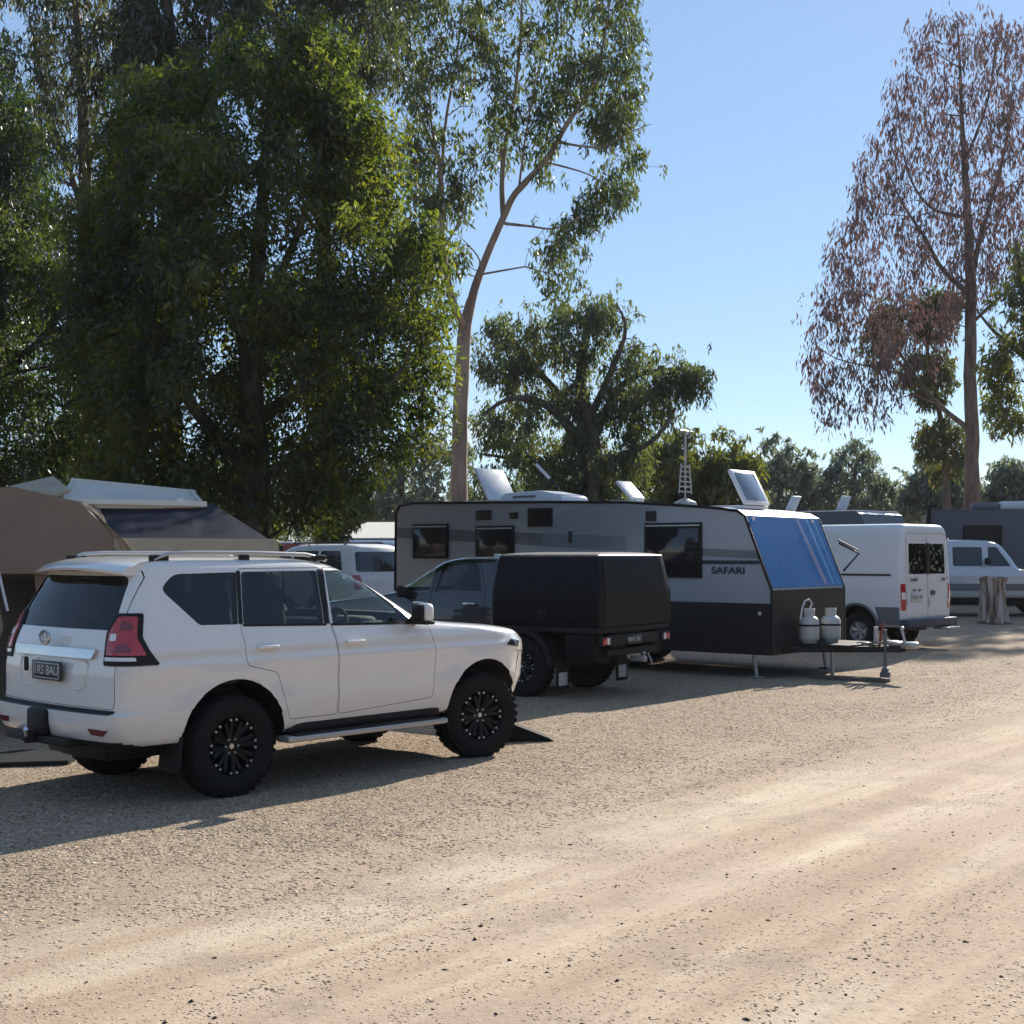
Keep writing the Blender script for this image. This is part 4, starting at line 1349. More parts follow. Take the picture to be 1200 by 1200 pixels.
def far_caravan(name, label, A, sd, L, W, top, zg, paint, end_white=True, fittings=()):
    rz = math.atan2(sd[1], sd[0])
    root = empty(name, (A[0], A[1], zg), rz, label, 'caravan')
    pr = [(0, .45), (0, top - .75), (.28, top - .10), (.50, top)] + [(L - .2, top), (L, top - .15), (L, .45)]
    m = MB(); m.prism(pr, 'Y', -W, 0); bd = m.build('body', paint, root, 20)
    r = MB(); r.box((L / 2 + .15, -W / 2, top + .012), (L - .5, W + .03, .03), .008); r.build('roof', M['roof_white'] if end_white else paint, root)
    if end_white:
        f = MB()
        f.add([(.27, 0, top - .09), (.27, -W, top - .09), (.50, -W, top + .02), (.50, 0, top + .02)], [(0, 1, 2, 3)]); f.build('front_cap', M['roof_white'], root, 0)
    for x, z, wx, wz in ((1.2, top - .75, 1.0, .62), (L - 1.6, top - .75, 1.1, .62)):
        w_ = MB(); w_.box((x, .015, z), (wx, .04, wz), .01); wo = w_.build('window', M['black'], root)
        g_ = MB(); g_.box((x, .037, z), (wx - .1, .01, wz - .1)); g_.build('pane', M['glass_solid'], wo)
    sk = MB(); sk.prism([(.02, .30), (L * .42, .30), (L * .45, .7), (L * .62, .7), (L * .65, .30), (L, .45), (L, .449), (.02, .449)], 'Y', -W + .02, -.02)
    for x in (L * .5, L * .58):
        for y in (-.15, -W + .15): wheel(root, x, y, .36, .22, .2, 1 if y > -1 else -1, style='road', n=20)
    db = MB()
    for y in (-.3, -W + .3): db.tube([(.1, y, .5), (-1.3, -W / 2, .5)], .05, n=4)
    db.tube([(-1.1, -W / 2, .5), (-1.1, -W / 2, .02)], .03)
    db.build('drawbar', M['black'], root)
    for k in fittings:
        kind, x, y, l, wd, h = k
        f = MB()
        if kind == 'lid':
            Mx = Matrix.Translation((x + l / 2, y, top + .05)) @ Matrix.Rotation(R(h), 4, 'Y') @ Matrix.Translation((-l / 2, 0, 0))
            f.box((0, 0, 0), (l, wd, .05), .01, rot=Mx); f.box((x, y, top + .04), (l, wd, .05), .01)
            f.build('roof_hatch', M['plastic_white'], root)
        elif kind == 'ac':
            f.box((x, y, top + h / 2 + .02), (l, wd, h), .06, seg=3); ao = f.build('air_conditioner', M['plastic_white'] if l > 1 else M['grey_clad'], root, 50)
        elif kind == 'pole':
            f.tube([(x, y, top - .4), (x, y, top + h * .8), (x - .25, y, top + h)], .06, n=6); f.build('awning_arm', M['black'], root)
        elif kind == 'badge':
            f.box((x, .01, top - h), (l, .015, wd), .003); f.build('light_panel', M['plastic_white'], bd)
    return root
far_caravan('caravan', 'dark grey caravan with a white roof end, showing above the white van', ((1019 - 600) / 1600 * 38, 38, 0), (-.72, .69), 6.6, 2.4, 2.75, gz(0, 38), M['dark_cara'], True,
            (('lid', 1.6, -1.6, .5, .5, 65), ('lid', 3.2, -1.4, .55, .5, 62)))
far_caravan('caravan', 'dark grey caravan with an air conditioner on its roof, behind the silver wagon', ((1290 - 600) / 1600 * 41, 39.4, 0), (-.97, .24), 5.5, 2.4, 2.82, gz(0, 41), M['dark_cara'], False,
            (('ac', 2.5, -.8, 1.7, .8, .26), ('ac', 3.75, -.8, .8, .7, .22), ('pole', 5.42, .05, 0, 0, .16), ('badge', 3.7, 0, .55, .2, .62)))

# ------------------------------------------------------------------ the white van
def build_van():
    root = empty('van', (7.28, 26.86, gz(7, 26.5)), math.atan2(.70, -.714), 'white panel van with two back doors and a dark rear bumper', 'van')
    lv = LV([
        (.42, -.90, 4.0, .90), (.46, -.96, 4.1, .95), (.70, -.97, 4.2, .975), (1.0, -.97, 4.18, .98), (1.15, -.968, 4.0, .98), (1.25, -.966, 3.7, .975), (1.35, -.964, 3.45, .97),
        (1.8, -.955, 2.95, .93), (2.1, -.94, 2.6, .89), (2.25, -.925, 2.4, .86), (2.32, -.90, 2.3, .82), (2.36, -.86, 2.1, .75), (2.38, -.7, 1.8, .55),
    ], rrx=.07, rry=.09, rfx=.4, rfy=.3, tb=.006, br=.015, bf=.1)
    ar = [cylcut(x, .40, .44, s * .55, s * 1.2) for x in (0, 3.3) for s in (-1, 1)]
    win = roundpoly([(-.72, 1.42), (-.06, 1.42), (-.06, 2.0), (-.70, 2.0)], .05)
    win2 = [(-y, z) for y, z in reversed(win)]
    cav = LV([(.8, -.85, 2.6, .86), (1.6, -.85, 2.5, .84), (2.2, -.82, 2.0, .76)], rrx=.05, rry=.05)
    swin = roundpoly([(2.05, 1.42), (2.9, 1.38), (2.4, 1.98), (2.05, 2.0)], .05)
    shell, bvh = hollow_shell(lv, cav, ar, [[polycut(win, 'X', -1.3, -.5), polycut(win2, 'X', -1.3, -.5), polycut(swin, 'Y', .5, 1.2), polycut(swin, 'Y', -1.2, -.5)]], M['van_white'], ns=36)
    dl = roundpoly([(.008, .60), (.80, .60), (.80, 2.0), (.74, 2.20), (.008, 2.20)], .03, 3)
    dr_ = [(-y, z) for y, z in reversed(dl)]
    cc = merged([polycut(dl, 'X', -1.4, -.78), polycut(dr_, 'X', -1.4, -.78)]).mesh('d'); clear(cc, M['black'])
    link('body', boolean(shell, cc), root, None, 32)
    for p, s in ((dl, 1), (dr_, -1)):
        c = merged([polycut(scalepoly(p, -.006), 'X', -1.39, -.79)]).mesh('d'); clear(c, M['black'])
        d = link('rear_door', boolean(shell, c, 'INTERSECT'), root, None, 32)
        wn = win2 if s > 0 else win
        pane('window_glass', bvh, scalepoly(wn, .02), 1, M['glass_rear'], d, axis='X')
        hg = MB()
        for z in (.9, 1.35, 2.08): hg.box((-.975, s * .80, z), (.03, .03, .07), .006)
        hg.build('hinge', M['van_white'], d)
        if s > 0:
            lettering('badge_lettering', 'TRANSIT', .075, frame((-.984, .55, 1.31), (0, -1, 0), (0, 0, 1)), M['ink'], d, bold=.002)
            pm = MB(); pm.box((-.985, .44, .98), (.012, .38, .15), .004); po = pm.build('number_plate', M['plate_white'], d)
            lettering('plate_lettering', 'ZKX 175', .10, frame((-.993, .44, .98), (0, -1, 0), (0, 0, 1)), M['ink'], po)
            pl = MB()
            for y in (.34, .54): pl.box((-.985, y, 1.115), (.03, .07, .03), .006)
            pl.build('plate_lamp', M['ink'], d)
        else:
            e = MB(); vs = [(-.985, -.18 + .085 * math.cos(t), 1.06 + .05 * math.sin(t)) for t in [2 * math.pi * k / 20 for k in range(20)]]
            e.prism([(v[1], v[2]) for v in vs], 'X', -.995, -.97); e.build('emblem', mat('dark_blue_emblem', (.015, .025, .07), .25), d)
            lettering('badge_lettering', '280', .075, frame((-.984, -.62, 1.31), (0, -1, 0), (0, 0, 1)), M['ink'], d, bold=.002)
            hd = MB(); hd.box((-.99, -.06, .88), (.03, .04, .18), .01); hd.build('handle', M['van_white'], d)
    mid = MB(); mid.box((-.965, 0, 1.71), (.03, .12, .60), .01); mid.build('door_seal', M['black'], root)
    for s in (-1, 1):
        tl = roundpoly([(-.10, .74), (.12, .74), (.12, 1.2), (.02, 1.24), (-.08, 1.2)], .02)
        a = (.7071, .7071 * s, 0); d = (.7071, -.7071 * s, 0)
        base = roundpoly([(-.09, .74), (.02, .74), (.03, 1.24), (-.07, 1.24)], .02)
        c0 = (-.97 + .97) * .7071
        t0 = link('tail_lamp', patch(bvh, base, a, d, .012, .06, .03), root, M['red_lens'], 40)
        link('lens', patch(bvh, roundpoly([(-.07, .95), (.01, .95), (.015, 1.08), (-.06, 1.08)], .01), a, d, .018, .06, .01), t0, M['clear_lens'], 40)
        # dark lower cladding and sliding rail along the side
        panel('lower_cladding', bvh, [(-.90, .47), (-.44, .47), (-.46, .60), (-.40, .80), (-.90, .80)], M['grey_clad'], root, s, off=.01)
        panel('lower_cladding', bvh, [(.46, .47), (2.84, .47), (2.86, .60), (2.9, .80), (.42, .80)], M['grey_clad'], root, s, off=.01, cell=.2)
        panel('side_rail', bvh, [(-.72, 1.385), (1.4, 1.385), (1.4, 1.425), (-.72, 1.425)], M['ink'], root, s, off=.010, cell=.3)
        am = MB()
        n = 16
        am.prism([(.47 * math.cos(math.pi * k / n), .40 + .47 * math.sin(math.pi * k / n)) for k in range(n + 1)] + [(.43 * math.cos(math.pi - math.pi * k / n), .40 + .43 * math.sin(math.pi - math.pi * k / n)) for k in range(n + 1)], 'Y', s * .80, s * .995)
        am.build('arch_trim', M['grey_clad'], root)
        pane('window_glass', bvh, scalepoly(swin, .02), s, M['glass'], root)
        mr_ = MB(); mr_.box((2.9, s * 1.12, 1.55), (.14, .22, .34), .05); mr_.build('mirror', M['black'], root)
        for x in (0, 3.3): wheel(root, x, s * .80, .345, .22, .2, s, style='steel', n=28)
    bm_ = MB(); bm_.box((-1.0, 0, .49), (.22, 1.94, .17), .035, seg=3); bo = bm_.build('bumper', mat('dark_blue_grey_bumper', (.045, .05, .075), .5), root, 50)
    tb_ = MB(); tb_.box((-1.13, -.45, .38), (.3, .5, .04), .01); tb_.build('rear_step', M['steel'], bo)
    ub = MB(); ub.box((1.6, 0, .42), (4.6, 1.0, .2), .03); ub.tube([(0, -.7, .36), (0, .7, .36)], .06); ub.build('chassis', M['black'], root)
    bh = MB(); bh.box((1.75, 0, 1.5), (.04, 1.66, 1.35), .01); bh.build('bulkhead', M['interior'], root)
    seats(root, (2.2,), .95, ((-.45, .45),))
build_van()

# ------------------------------------------------------------------ vehicles further back
def simple_car(name, label, loc, hd, lv, wins, paint, rear=None, screen=None, wb=2.8, cladding=None, wr=.37, extra=None, group=None, cat='car'):
    root = empty(name, loc, hd, label, cat, group)
    ar = [cylcut(x, .40, wr + .07, s * .5, s * 1.2, 28) for x in (0, wb) for s in (-1, 1)]
    shell, bvh = hollow_shell(lv, None, ar, None, paint, ns=30)
    link('body', shell, root, None, 32)
    for s in (-1, 1):
        for p in wins: panel('window_glass', bvh, p, M['glass_solid'], root, s, off=.008, cell=.09)
        for x in (0, wb): wheel(root, x, s * .74, wr, .23, .2, s, style='road', n=24)
        mm = MB(); mm.box((wins[-1][1][0] - .05, s * .98, wins[-1][1][1] + .10), (.12, .2, .18), .04); mm.build('mirror', M['black'], root)
        if cladding: panel('cladding', bvh, cladding, M['grey_clad'], root, s, off=.008, cell=.2)
        panel('tail_lamp', bvh, [(s * .62, .9), (s * .82, .9), (s * .82, 1.2), (s * .66, 1.2)], M['red_lens'], root, axis='X', off=.01)
        panel('headlamp', bvh, [(s * .45, .85), (s * .75, .85), (s * .75, 1.0), (s * .5, 1.0)], M['clear_lens'], root, axis='-X', off=.01)
    fp_ = MB(); fp_.box((wb / 2, 0, .42), (wb + .9, 1.3, .22), .03); fp_.build('underbody', M['black'], root)
    if rear: panel('rear_window', bvh, rear, M['glass_solid'], root, axis='X', off=.004)
    if screen: panel('windscreen', bvh, screen, M['glass_solid'], root, axis='-X', off=.004)
    if extra: extra(root)
    return root

boxy = LV([
    (.48, -.9, 3.3, .82), (.52, -.97, 3.5, .86), (.8, -1.0, 3.58, .90), (1.0, -1.0, 3.56, .90), (1.1, -.99, 3.45, .89), (1.16, -.985, 3.0, .88), (1.20, -.98, 2.35, .87),
    (1.5, -.95, 2.1, .82), (1.8, -.91, 1.86, .775), (1.88, -.88, 1.72, .75), (1.925, -.8, 1.5, .69), (1.945, -.6, 1.2, .5)], rrx=.1, rry=.12, rfx=.25, rfy=.22, tb=.01, br=.02, bf=.05)
simple_car('station_wagon', 'silver white four wheel drive with a dark side band, behind the tree stump', ((1080 - 600) / 1600 * 35.4, 35.4, gz(0, 35)), R(-5), boxy,
           [roundpoly([(-.75, 1.28), (.42, 1.28), (.42, 1.76), (-.7, 1.76)], .05), roundpoly([(.60, 1.28), (1.32, 1.28), (1.32, 1.76), (.60, 1.76)], .04), roundpoly([(1.47, 1.28), (2.02, 1.28), (1.68, 1.76), (1.47, 1.76)], .04)],
           M['silver'], roundpoly([(-.68, 1.28), (.68, 1.28), (.6, 1.76), (-.6, 1.76)], .05), roundpoly([(-.68, 1.28), (.68, 1.28), (.62, 1.8), (-.62, 1.8)], .05), wb=2.97,
           cladding=[(.5, .66), (2.45, .66), (2.45, .84), (.5, .84)], wr=.40)

wag = LV([
    (.44, -.9, 3.3, .82), (.48, -1.0, 3.5, .86), (.8, -1.04, 3.6, .91), (1.0, -1.03, 3.5, .91), (1.1, -1.02, 3.3, .9), (1.18, -1.0, 2.6, .88), (1.24, -.99, 2.25, .87),
    (1.5, -.93, 1.9, .80), (1.75, -.86, 1.5, .72), (1.82, -.82, 1.3, .68), (1.86, -.7, 1.0, .58), (1.875, -.5, .7, .4)], rrx=.14, rry=.14, rfx=.4, rfy=.3, tb=.03, br=.05, bf=.08)
wagwin = [roundpoly([(-.62, 1.30), (.1, 1.30), (.12, 1.72), (-.45, 1.72)], .05), roundpoly([(.20, 1.30), (.95, 1.30), (.95, 1.72), (.22, 1.72)], .04), roundpoly([(1.05, 1.30), (1.85, 1.28), (1.38, 1.70), (1.05, 1.72)], .04)]
def rails(root):
    for s in (-1, 1):
        r = MB(); r.tube([(-.5, s * .6, 1.84), (-.4, s * .6, 1.90), (1.0, s * .6, 1.90), (1.1, s * .58, 1.85)], .02, n=6); r.build('roof_rail', M['black'], root)
simple_car('parked_wagon', 'white wagon seen from behind beyond the bonnet of the white four wheel drive', (-3.60, 30.3, gz(0, 30) + .06), math.atan2(.62, -.78), wag, wagwin,
           M['white_dull'], roundpoly([(-.74, 1.27), (.74, 1.27), (.66, 1.70), (-.66, 1.70)], .06), roundpoly([(-.7, 1.3), (.7, 1.3), (.58, 1.75), (-.58, 1.75)], .06), extra=rails)
simple_car('parked_wagon', 'grey wagon half hidden behind the end of the long caravan', (-3.6, 36.2, gz(0, 36) + .05), math.atan2(.62, -.78), wag, wagwin,
           M['silver'], roundpoly([(-.74, 1.27), (.74, 1.27), (.66, 1.70), (-.66, 1.70)], .06), roundpoly([(-.7, 1.3), (.7, 1.3), (.58, 1.75), (-.58, 1.75)], .06))
simple_car('parked_wagon', 'red wagon glimpsed under the leaves beyond the tent', (-6.2, 37.5, gz(0, 38)), math.atan2(.5, -.86), wag, wagwin,
           M['red_paint'], roundpoly([(-.74, 1.27), (.74, 1.27), (.66, 1.70), (-.66, 1.70)], .06), roundpoly([(-.7, 1.3), (.7, 1.3), (.58, 1.75), (-.58, 1.75)], .06))

# cream awning roof on poles
def build_awning():
    c = at(443, 622, 47)
    root = empty('awning', (c.x, c.y, gz(0, 47) + .05), R(-6), 'cream sloping awning roof on thin poles beyond the white wagon', 'awning')
    s = MB()
    s.add([(-1.6, -1.6, 2.02), (1.5, -1.6, 2.02), (1.5, 1.6, 2.62), (-.7, 1.6, 2.62), (-1.6, -1.6, 1.98), (1.5, -1.6, 1.98), (1.5, 1.6, 2.58), (-.7, 1.6, 2.58)],
          [(0, 1, 2, 3), (7, 6, 5, 4), (0, 4, 5, 1), (1, 5, 6, 2), (2, 6, 7, 3), (3, 7, 4, 0)])
    s.build('roof', M['awning'], root, 0)
    for x, y, h in ((-1.55, -1.55, 1.98), (1.45, -1.55, 1.98), (1.45, 1.55, 2.58), (-.68, 1.55, 2.58)):
        p = MB(); p.tube([(x, y, 0), (x, y, h)], .025, n=8); p.build('pole', M['steel'], root)
    v = MB(); v.box((-.05, -1.62, 1.88), (3.1, .02, .20), .004); v.build('valance', M['grey_clad'], root)
build_awning()

# ------------------------------------------------------------------ camper tent on the left
def build_tent():
    root = empty('camper_tent', (-4.4, 15.0, 0), 0, 'tan canvas camper tent with a navy window wall and open metal lid', 'tent')
    O = Vector((-4.4, 15.0, 0))
    def P(px, py, Y): return at(px, py, Y) - O
    def slab(mb, quad, th):
        a = [Vector(q) for q in quad]
        n = (a[1] - a[0]).cross(a[2] - a[0]).normalized() * th
        k = len(a)
        vs = a + [q - n for q in a]
        fs = [tuple(range(k)), tuple(range(2 * k - 1, k - 1, -1))] + [(i, i + k, (i + 1) % k + k, (i + 1) % k) for i in range(k)]
        mb.add(vs, fs)
    # canvas body: big leaning wall and its roof, closed at the back
    b = MB()
    def W(px, py): return P(px, py, 16.19 / (1 - .45 * (px - 600) / 1600))
    f = [W(-190, 600), W(-60, 578), W(14, 570), W(92, 588), W(158, 652), W(150, 672), W(36, 672), W(-190, 672)]
    bk = [p + Vector((.25, 3.0, -.15)) for p in f]
    n = len(f)
    b.add(f + bk, [tuple(range(n)), tuple(range(2 * n - 1, n - 1, -1))] + [(i, i + n, (i + 1) % n + n, (i + 1) % n) for i in range(n)])
    bo = b.build('canvas_body', M['canvas'], root, 0)
    # side skirt hanging to the ground
    s = MB()
    slab(s, [P(40, 672, 14.1), P(158, 660, 14.4), P(150, 850, 14.4), P(60, 850, 14.2)], .02)
    slab(s, [P(-190, 672, 13.25), P(-8, 672, 13.8), P(4, 735, 13.8), P(-40, 870, 13.6), P(-190, 870, 13.3)], .02)
    s.build('canvas_skirt', M['canvas'], root, 0)
    bw = MB(); slab(bw, [P(-190, 640, 16.0), P(190, 640, 17.0), P(190, 830, 17.0), P(-190, 840, 16.0)], .03); bw.build('canvas_back', M['canvas'], root, 0)
    # navy window wall with folds, pale band under it
    nv = MB()
    tl, tr, br, bl = P(92, 588, 14.6), P(250, 590, 16.0), P(318, 634, 15.9), P(140, 632, 14.3)
    N = 14
    vs, fs = [], []
    for j in range(N + 1):
        for i in range(N * 2 + 1):
            u, v_ = i / (N * 2), j / N
            p = (tl * (1 - u) + tr * u) * (1 - v_) + (bl * (1 - u) + br * u) * v_
            k = .05 * noise.noise((u * 7, v_ * 4, 2)) * math.sin(math.pi * u) * math.sin(math.pi * v_)
            vs.append(p + Vector((0, -k - .01, 0)))
    w_ = N * 2 + 1
    for j in range(N):
        for i in range(N * 2): fs.append((j * w_ + i, j * w_ + i + 1, (j + 1) * w_ + i + 1, (j + 1) * w_ + i))
    nv.add(vs, fs); nv.build('window_wall', M['navy'], root, 60)
    pb = MB(); slab(pb, [P(139, 631, 14.28), P(322, 632, 15.9), P(330, 668, 15.9), P(150, 672, 14.3)], .03); pb.build('canvas_band', M['canvas_pale'], root, 0)
    sl = MB(); slab(sl, [P(84, 587, 14.36), P(98, 589, 14.36), P(146, 634, 14.25), P(162, 655, 14.32), P(146, 655, 14.32)], .02); sl.build('canvas_seam', M['canvas_pale'], root, 0)
    # box of the camper under the band, trailer wheels
    cb = MB()
    a, c_ = P(150, 672, 14.6), P(330, 668, 16.0)
    d = (c_ - a); d.z = 0; L = d.length; an = math.atan2(d.y, d.x); mid = (a + c_) / 2
    nrm = Vector((-math.sin(an), math.cos(an), 0))
    cb.box((mid.x + nrm.x * 1.0, mid.y + nrm.y * 1.0, 1.1), (L, 2.0, 1.1), .03, rot=an)
    cbo = cb.build('trailer_box', M['grey_clad'], root)
    for k in (.3, .55):
        q = a + d * k
        wb_ = MB(); wb_.lathe([(.20, -.1), (.34, -.11), (.36, 0), (.34, .11), (.20, .1), (.18, .0), (.001, .02)], axis='Y', n=24)
        wo = wb_.build('wheel', M['rubber'], root); wo.location = (q.x, q.y + .15, .36); wo.rotation_euler = (0, 0, an)
    # lid: a folded metal panel above the window wall
    ld = MB()
    pts = [P(66, 590, 14.2), P(240, 591, 15.8), P(228, 577, 16.6), P(84, 563, 15.2)]
    slab(ld, pts, .05)
    lo = ld.build('metal_lid', M['alu'], root, 0)
    rb = MB()
    for t in (.02, .98):
        p0 = pts[0] * (1 - t) + pts[1] * t; p1 = pts[3] * (1 - t) + pts[2] * t
        rb.tube([p0 + Vector((0, -.02, .01)), p1 + Vector((0, -.02, .01))], .022, n=6)
    rb.tube([pts[3], pts[2]], .03, n=6)
    rb.build('lid_rib', M['alu'], lo)
    eg = MB(); slab(eg, [P(60, 584, 14.15), P(240, 588, 15.8), P(241, 594, 15.8), P(62, 590, 14.15)], .03); eg.build('lid_edge', M['awning'], lo, 0)
    fl = MB(); slab(fl, [P(10, 573, 14.0), P(62, 561, 15.1), P(82, 577, 14.3), P(60, 585, 14.15)], .03); fl.build('canvas_flap', M['canvas_pale'], root, 0)
    # poles
    pl = MB()
    pl.tube([P(-4, 660, 13.7), P(9, 716, 13.7)], .015, n=6)
    pl.build('pole', M['plastic_white'], root)
    p2 = MB(); p2.tube([P(330, 640, 15.9), P(338, 640, 15.9) + Vector((0, 0, -1.9))], .02, n=6); p2.tube([P(318, 634, 15.9), P(318, 634, 15.9) + Vector((0, 0, -1.95))], .02, n=6)
    p2.build('pole', M['black'], root)
build_tent()
mm = MB()
mm.prism([(-1.3, -.5), (.62, -.42), (.70, .30), (-1.3, .5)], 'Z', 0, .035)
mo = mm.build('ground_mat', M['mat_grey'], None, 0)
q = at(10, 893, 12.3)
mo.location = (q.x - .05, 12.35, .012); mo.rotation_euler = (0, 0, .15)
tag(mo, 'dark grey mat on the ground behind the tow bar of the white wagon', 'mat')

# levelling ramp in front of the near front wheel
rm = MB()
rm.prism([(-.36, 0), (.36, 0), (.30, .035), (-.12, .20), (-.22, .20)], 'Y', -.14, .14)
ro = rm.build('levelling_ramp', M['rubber'], None, 20)
ro.location = (.05, 13.72, 0); ro.rotation_euler = (0, 0, R(5))
tag(ro, 'black plastic levelling ramp on the gravel ahead of the white wagon', 'ramp')

# ------------------------------------------------------------------ tree stump
def build_stump():
    p = at(1166, 730, 32.4)
    root = empty('tree_stump', (p.x, p.y, gz(0, 32.4) - .02), 0, 'tall weathered tree stump with pale split bark beside the van', 'tree stump')
    m = MB(); n = 40; H = 16
    vs, fs = [], []
    for j in range(H + 1):
        t = j / H
        z = 1.12 * t
        for k in range(n):
            a = 2 * math.pi * k / n
            ridge = .035 * math.sin(a * 7 + 1.5 * noise.noise((t * 2, k * .2, 0))) + .03 * noise.noise((math.cos(a) * 3, math.sin(a) * 3, t * 1.2)) * 2
            r = .24 + .11 * (1 - t) ** 3 + ridge * (1 + .6 * (1 - t)) + (.03 if t > .9 else 0)
            zz = z + (.07 * noise.noise((math.cos(a) * 2, math.sin(a) * 2, 5)) if j == H else 0)
            vs.append((r * math.cos(a) - .03 * t, r * math.sin(a), zz))
    for j in range(H):
        for k in range(n): fs.append((j * n + k, j * n + (k + 1) % n, (j + 1) * n + (k + 1) % n, (j + 1) * n + k))
    b0 = H * n
    for ring, (rr, dz) in enumerate(((.85, -.02), (.6, -.12), (.3, -.3))):
        o0 = len(vs)
        for k in range(n):
            v = vs[b0 + k]; vs.append((v[0] * rr, v[1] * rr, v[2] + dz))
        src = b0 if ring == 0 else o0 - n
        for k in range(n): fs.append((src + k, src + (k + 1) % n, o0 + (k + 1) % n, o0 + k))
    fs.append(tuple(range(len(vs) - n, len(vs))))
    m.add(vs, fs)
    bark = mat('weathered_stump', (.30, .26, .22), .9, bump=.02, bump_scale=12)
    t = bark.node_tree
    co = t.nodes.new('ShaderNodeTexCoord'); mpn = t.nodes.new('ShaderNodeMapping'); mpn.inputs['Scale'].default_value = (5, 5, .7)
    nn = t.nodes.new('ShaderNodeTexNoise'); nn.inputs['Scale'].default_value = 2; nn.inputs['Detail'].default_value = 6
    rr = t.nodes.new('ShaderNodeValToRGB'); e = rr.color_ramp.elements
    e[0].position = .36; e[0].color = (.035, .025, .02, 1); e[1].position = .66; e[1].color = (.46, .43, .39, 1)
    x = e.new(.48); x.color = (.26, .19, .14, 1)
    t.links.new(co.outputs['Object'], mpn.inputs[0]); t.links.new(mpn.outputs[0], nn.inputs[0]); t.links.new(nn.outputs[0], rr.inputs[0])
    t.links.new(rr.outputs[0], t.nodes['Principled BSDF'].inputs['Base Color'])
    m.build('trunk', bark, root, 60)
    # collar of earth
    e_ = MB(); e_.lathe([(.46, .0), (.38, .05), (.26, .10)], n=20); e_.build('roots', mat('root_wood', (.10, .08, .06), .95, noise_amt=.3), root)
build_stump()

# ------------------------------------------------------------------ trees
def leaf_mat(name, cols, trans, tcol, rough=.45, gloss=.06):
    m = bpy.data.materials.new(name)
    m.use_nodes = True
    t = m.node_tree
    t.nodes.clear()
    L = t.links.new
    out = t.nodes.new('ShaderNodeOutputMaterial')
    g = t.nodes.new('ShaderNodeNewGeometry')
    r = t.nodes.new('ShaderNodeValToRGB')
    e = r.color_ramp.elements
    while len(e) < len(cols): e.new(.5)
    for i, c in enumerate(cols):
        e[i].position = i / (len(cols) - 1); e[i].color = (*c, 1)
    # whole sprays differ as well as single leaves
    co = t.nodes.new('ShaderNodeTexCoord'); n = t.nodes.new('ShaderNodeTexNoise'); n.inputs['Scale'].default_value = .8; n.inputs['Detail'].default_value = 3
    L(co.outputs['Object'], n.inputs[0])
    mrn = t.nodes.new('ShaderNodeMapRange'); mrn.inputs[1].default_value = .32; mrn.inputs[2].default_value = .68; L(n.outputs[0], mrn.inputs[0])
    mm_ = t.nodes.new('ShaderNodeMix'); mm_.inputs[0].default_value = .55
    L(g.outputs['Random Per Island'], mm_.inputs[2]); L(mrn.outputs[0], mm_.inputs[3])
    L(mm_.outputs[0], r.inputs[0])
    df = t.nodes.new('ShaderNodeBsdfDiffuse'); L(r.outputs[0], df.inputs[0])
    tm = t.nodes.new('ShaderNodeMixRGB'); tm.blend_type = 'MULTIPLY'; tm.inputs[0].default_value = 1; tm.inputs[2].default_value = (*tcol, 1)
    L(r.outputs[0], tm.inputs[1])
    tl = t.nodes.new('ShaderNodeBsdfTranslucent'); L(tm.outputs[0], tl.inputs[0])
    mx_ = t.nodes.new('ShaderNodeMixShader'); mx_.inputs[0].default_value = trans
    L(df.outputs[0], mx_.inputs[1]); L(tl.outputs[0], mx_.inputs[2])
    gl = t.nodes.new('ShaderNodeBsdfGlossy'); gl.inputs['Roughness'].default_value = rough; gl.inputs[0].default_value = (.9, .92, .95, 1)
    m2 = t.nodes.new('ShaderNodeMixShader'); m2.inputs[0].default_value = gloss
    L(mx_.outputs[0], m2.inputs[1]); L(gl.outputs[0], m2.inputs[2])
    L(m2.outputs[0], out.inputs[0])
    return m

def bark_mat(name, c0, c1, scale=3):
    m = mat(name, c0, .9, spec=.2, bump=.015, bump_scale=18)
    t = m.node_tree
    co = t.nodes.new('ShaderNodeTexCoord'); mpn = t.nodes.new('ShaderNodeMapping'); mpn.inputs['Scale'].default_value = (3, 3, .6)
    nn = t.nodes.new('ShaderNodeTexNoise'); nn.inputs['Scale'].default_value = scale; nn.inputs['Detail'].default_value = 6
    rr = t.nodes.new('ShaderNodeValToRGB'); e = rr.color_ramp.elements
    e[0].position = .38; e[0].color = (*c1, 1); e[1].position = .6; e[1].color = (*c0, 1)
    t.links.new(co.outputs['Object'], mpn.inputs[0]); t.links.new(mpn.outputs[0], nn.inputs[0]); t.links.new(nn.outputs[0], rr.inputs[0])
    t.links.new(rr.outputs[0], t.nodes['Principled BSDF'].inputs['Base Color'])
    return m

def leaves_mesh(name, C, D, S, L, W):
    """one kite-shaped face per leaf"""
    n = len(C)
    a = C - D * L[:, None] * .5
    c = C + D * L[:, None] * .5
    m = C - D * L[:, None] * .08
    V = np.stack([a, m + S * W[:, None] * .5, c, m - S * W[:, None] * .5], 1).reshape(-1, 3)
    me = bpy.data.meshes.new(name)
    me.vertices.add(n * 4); me.vertices.foreach_set('co', V.ravel().astype(np.float32))
    me.loops.add(n * 4); me.loops.foreach_set('vertex_index', np.arange(n * 4, dtype=np.int32))
    me.polygons.add(n); me.polygons.foreach_set('loop_start', np.arange(0, n * 4, 4, dtype=np.int32))
    me.update(calc_edges=True)
    return me

def inside(poly, x, y):
    c = False
    n = len(poly)
    for i in range(n):
        x1, y1 = poly[i]; x2, y2 = poly[(i + 1) % n]
        if (y1 > y) != (y2 > y) and x < (x2 - x1) * (y - y1) / (y2 - y1) + x1: c = not c
    return c

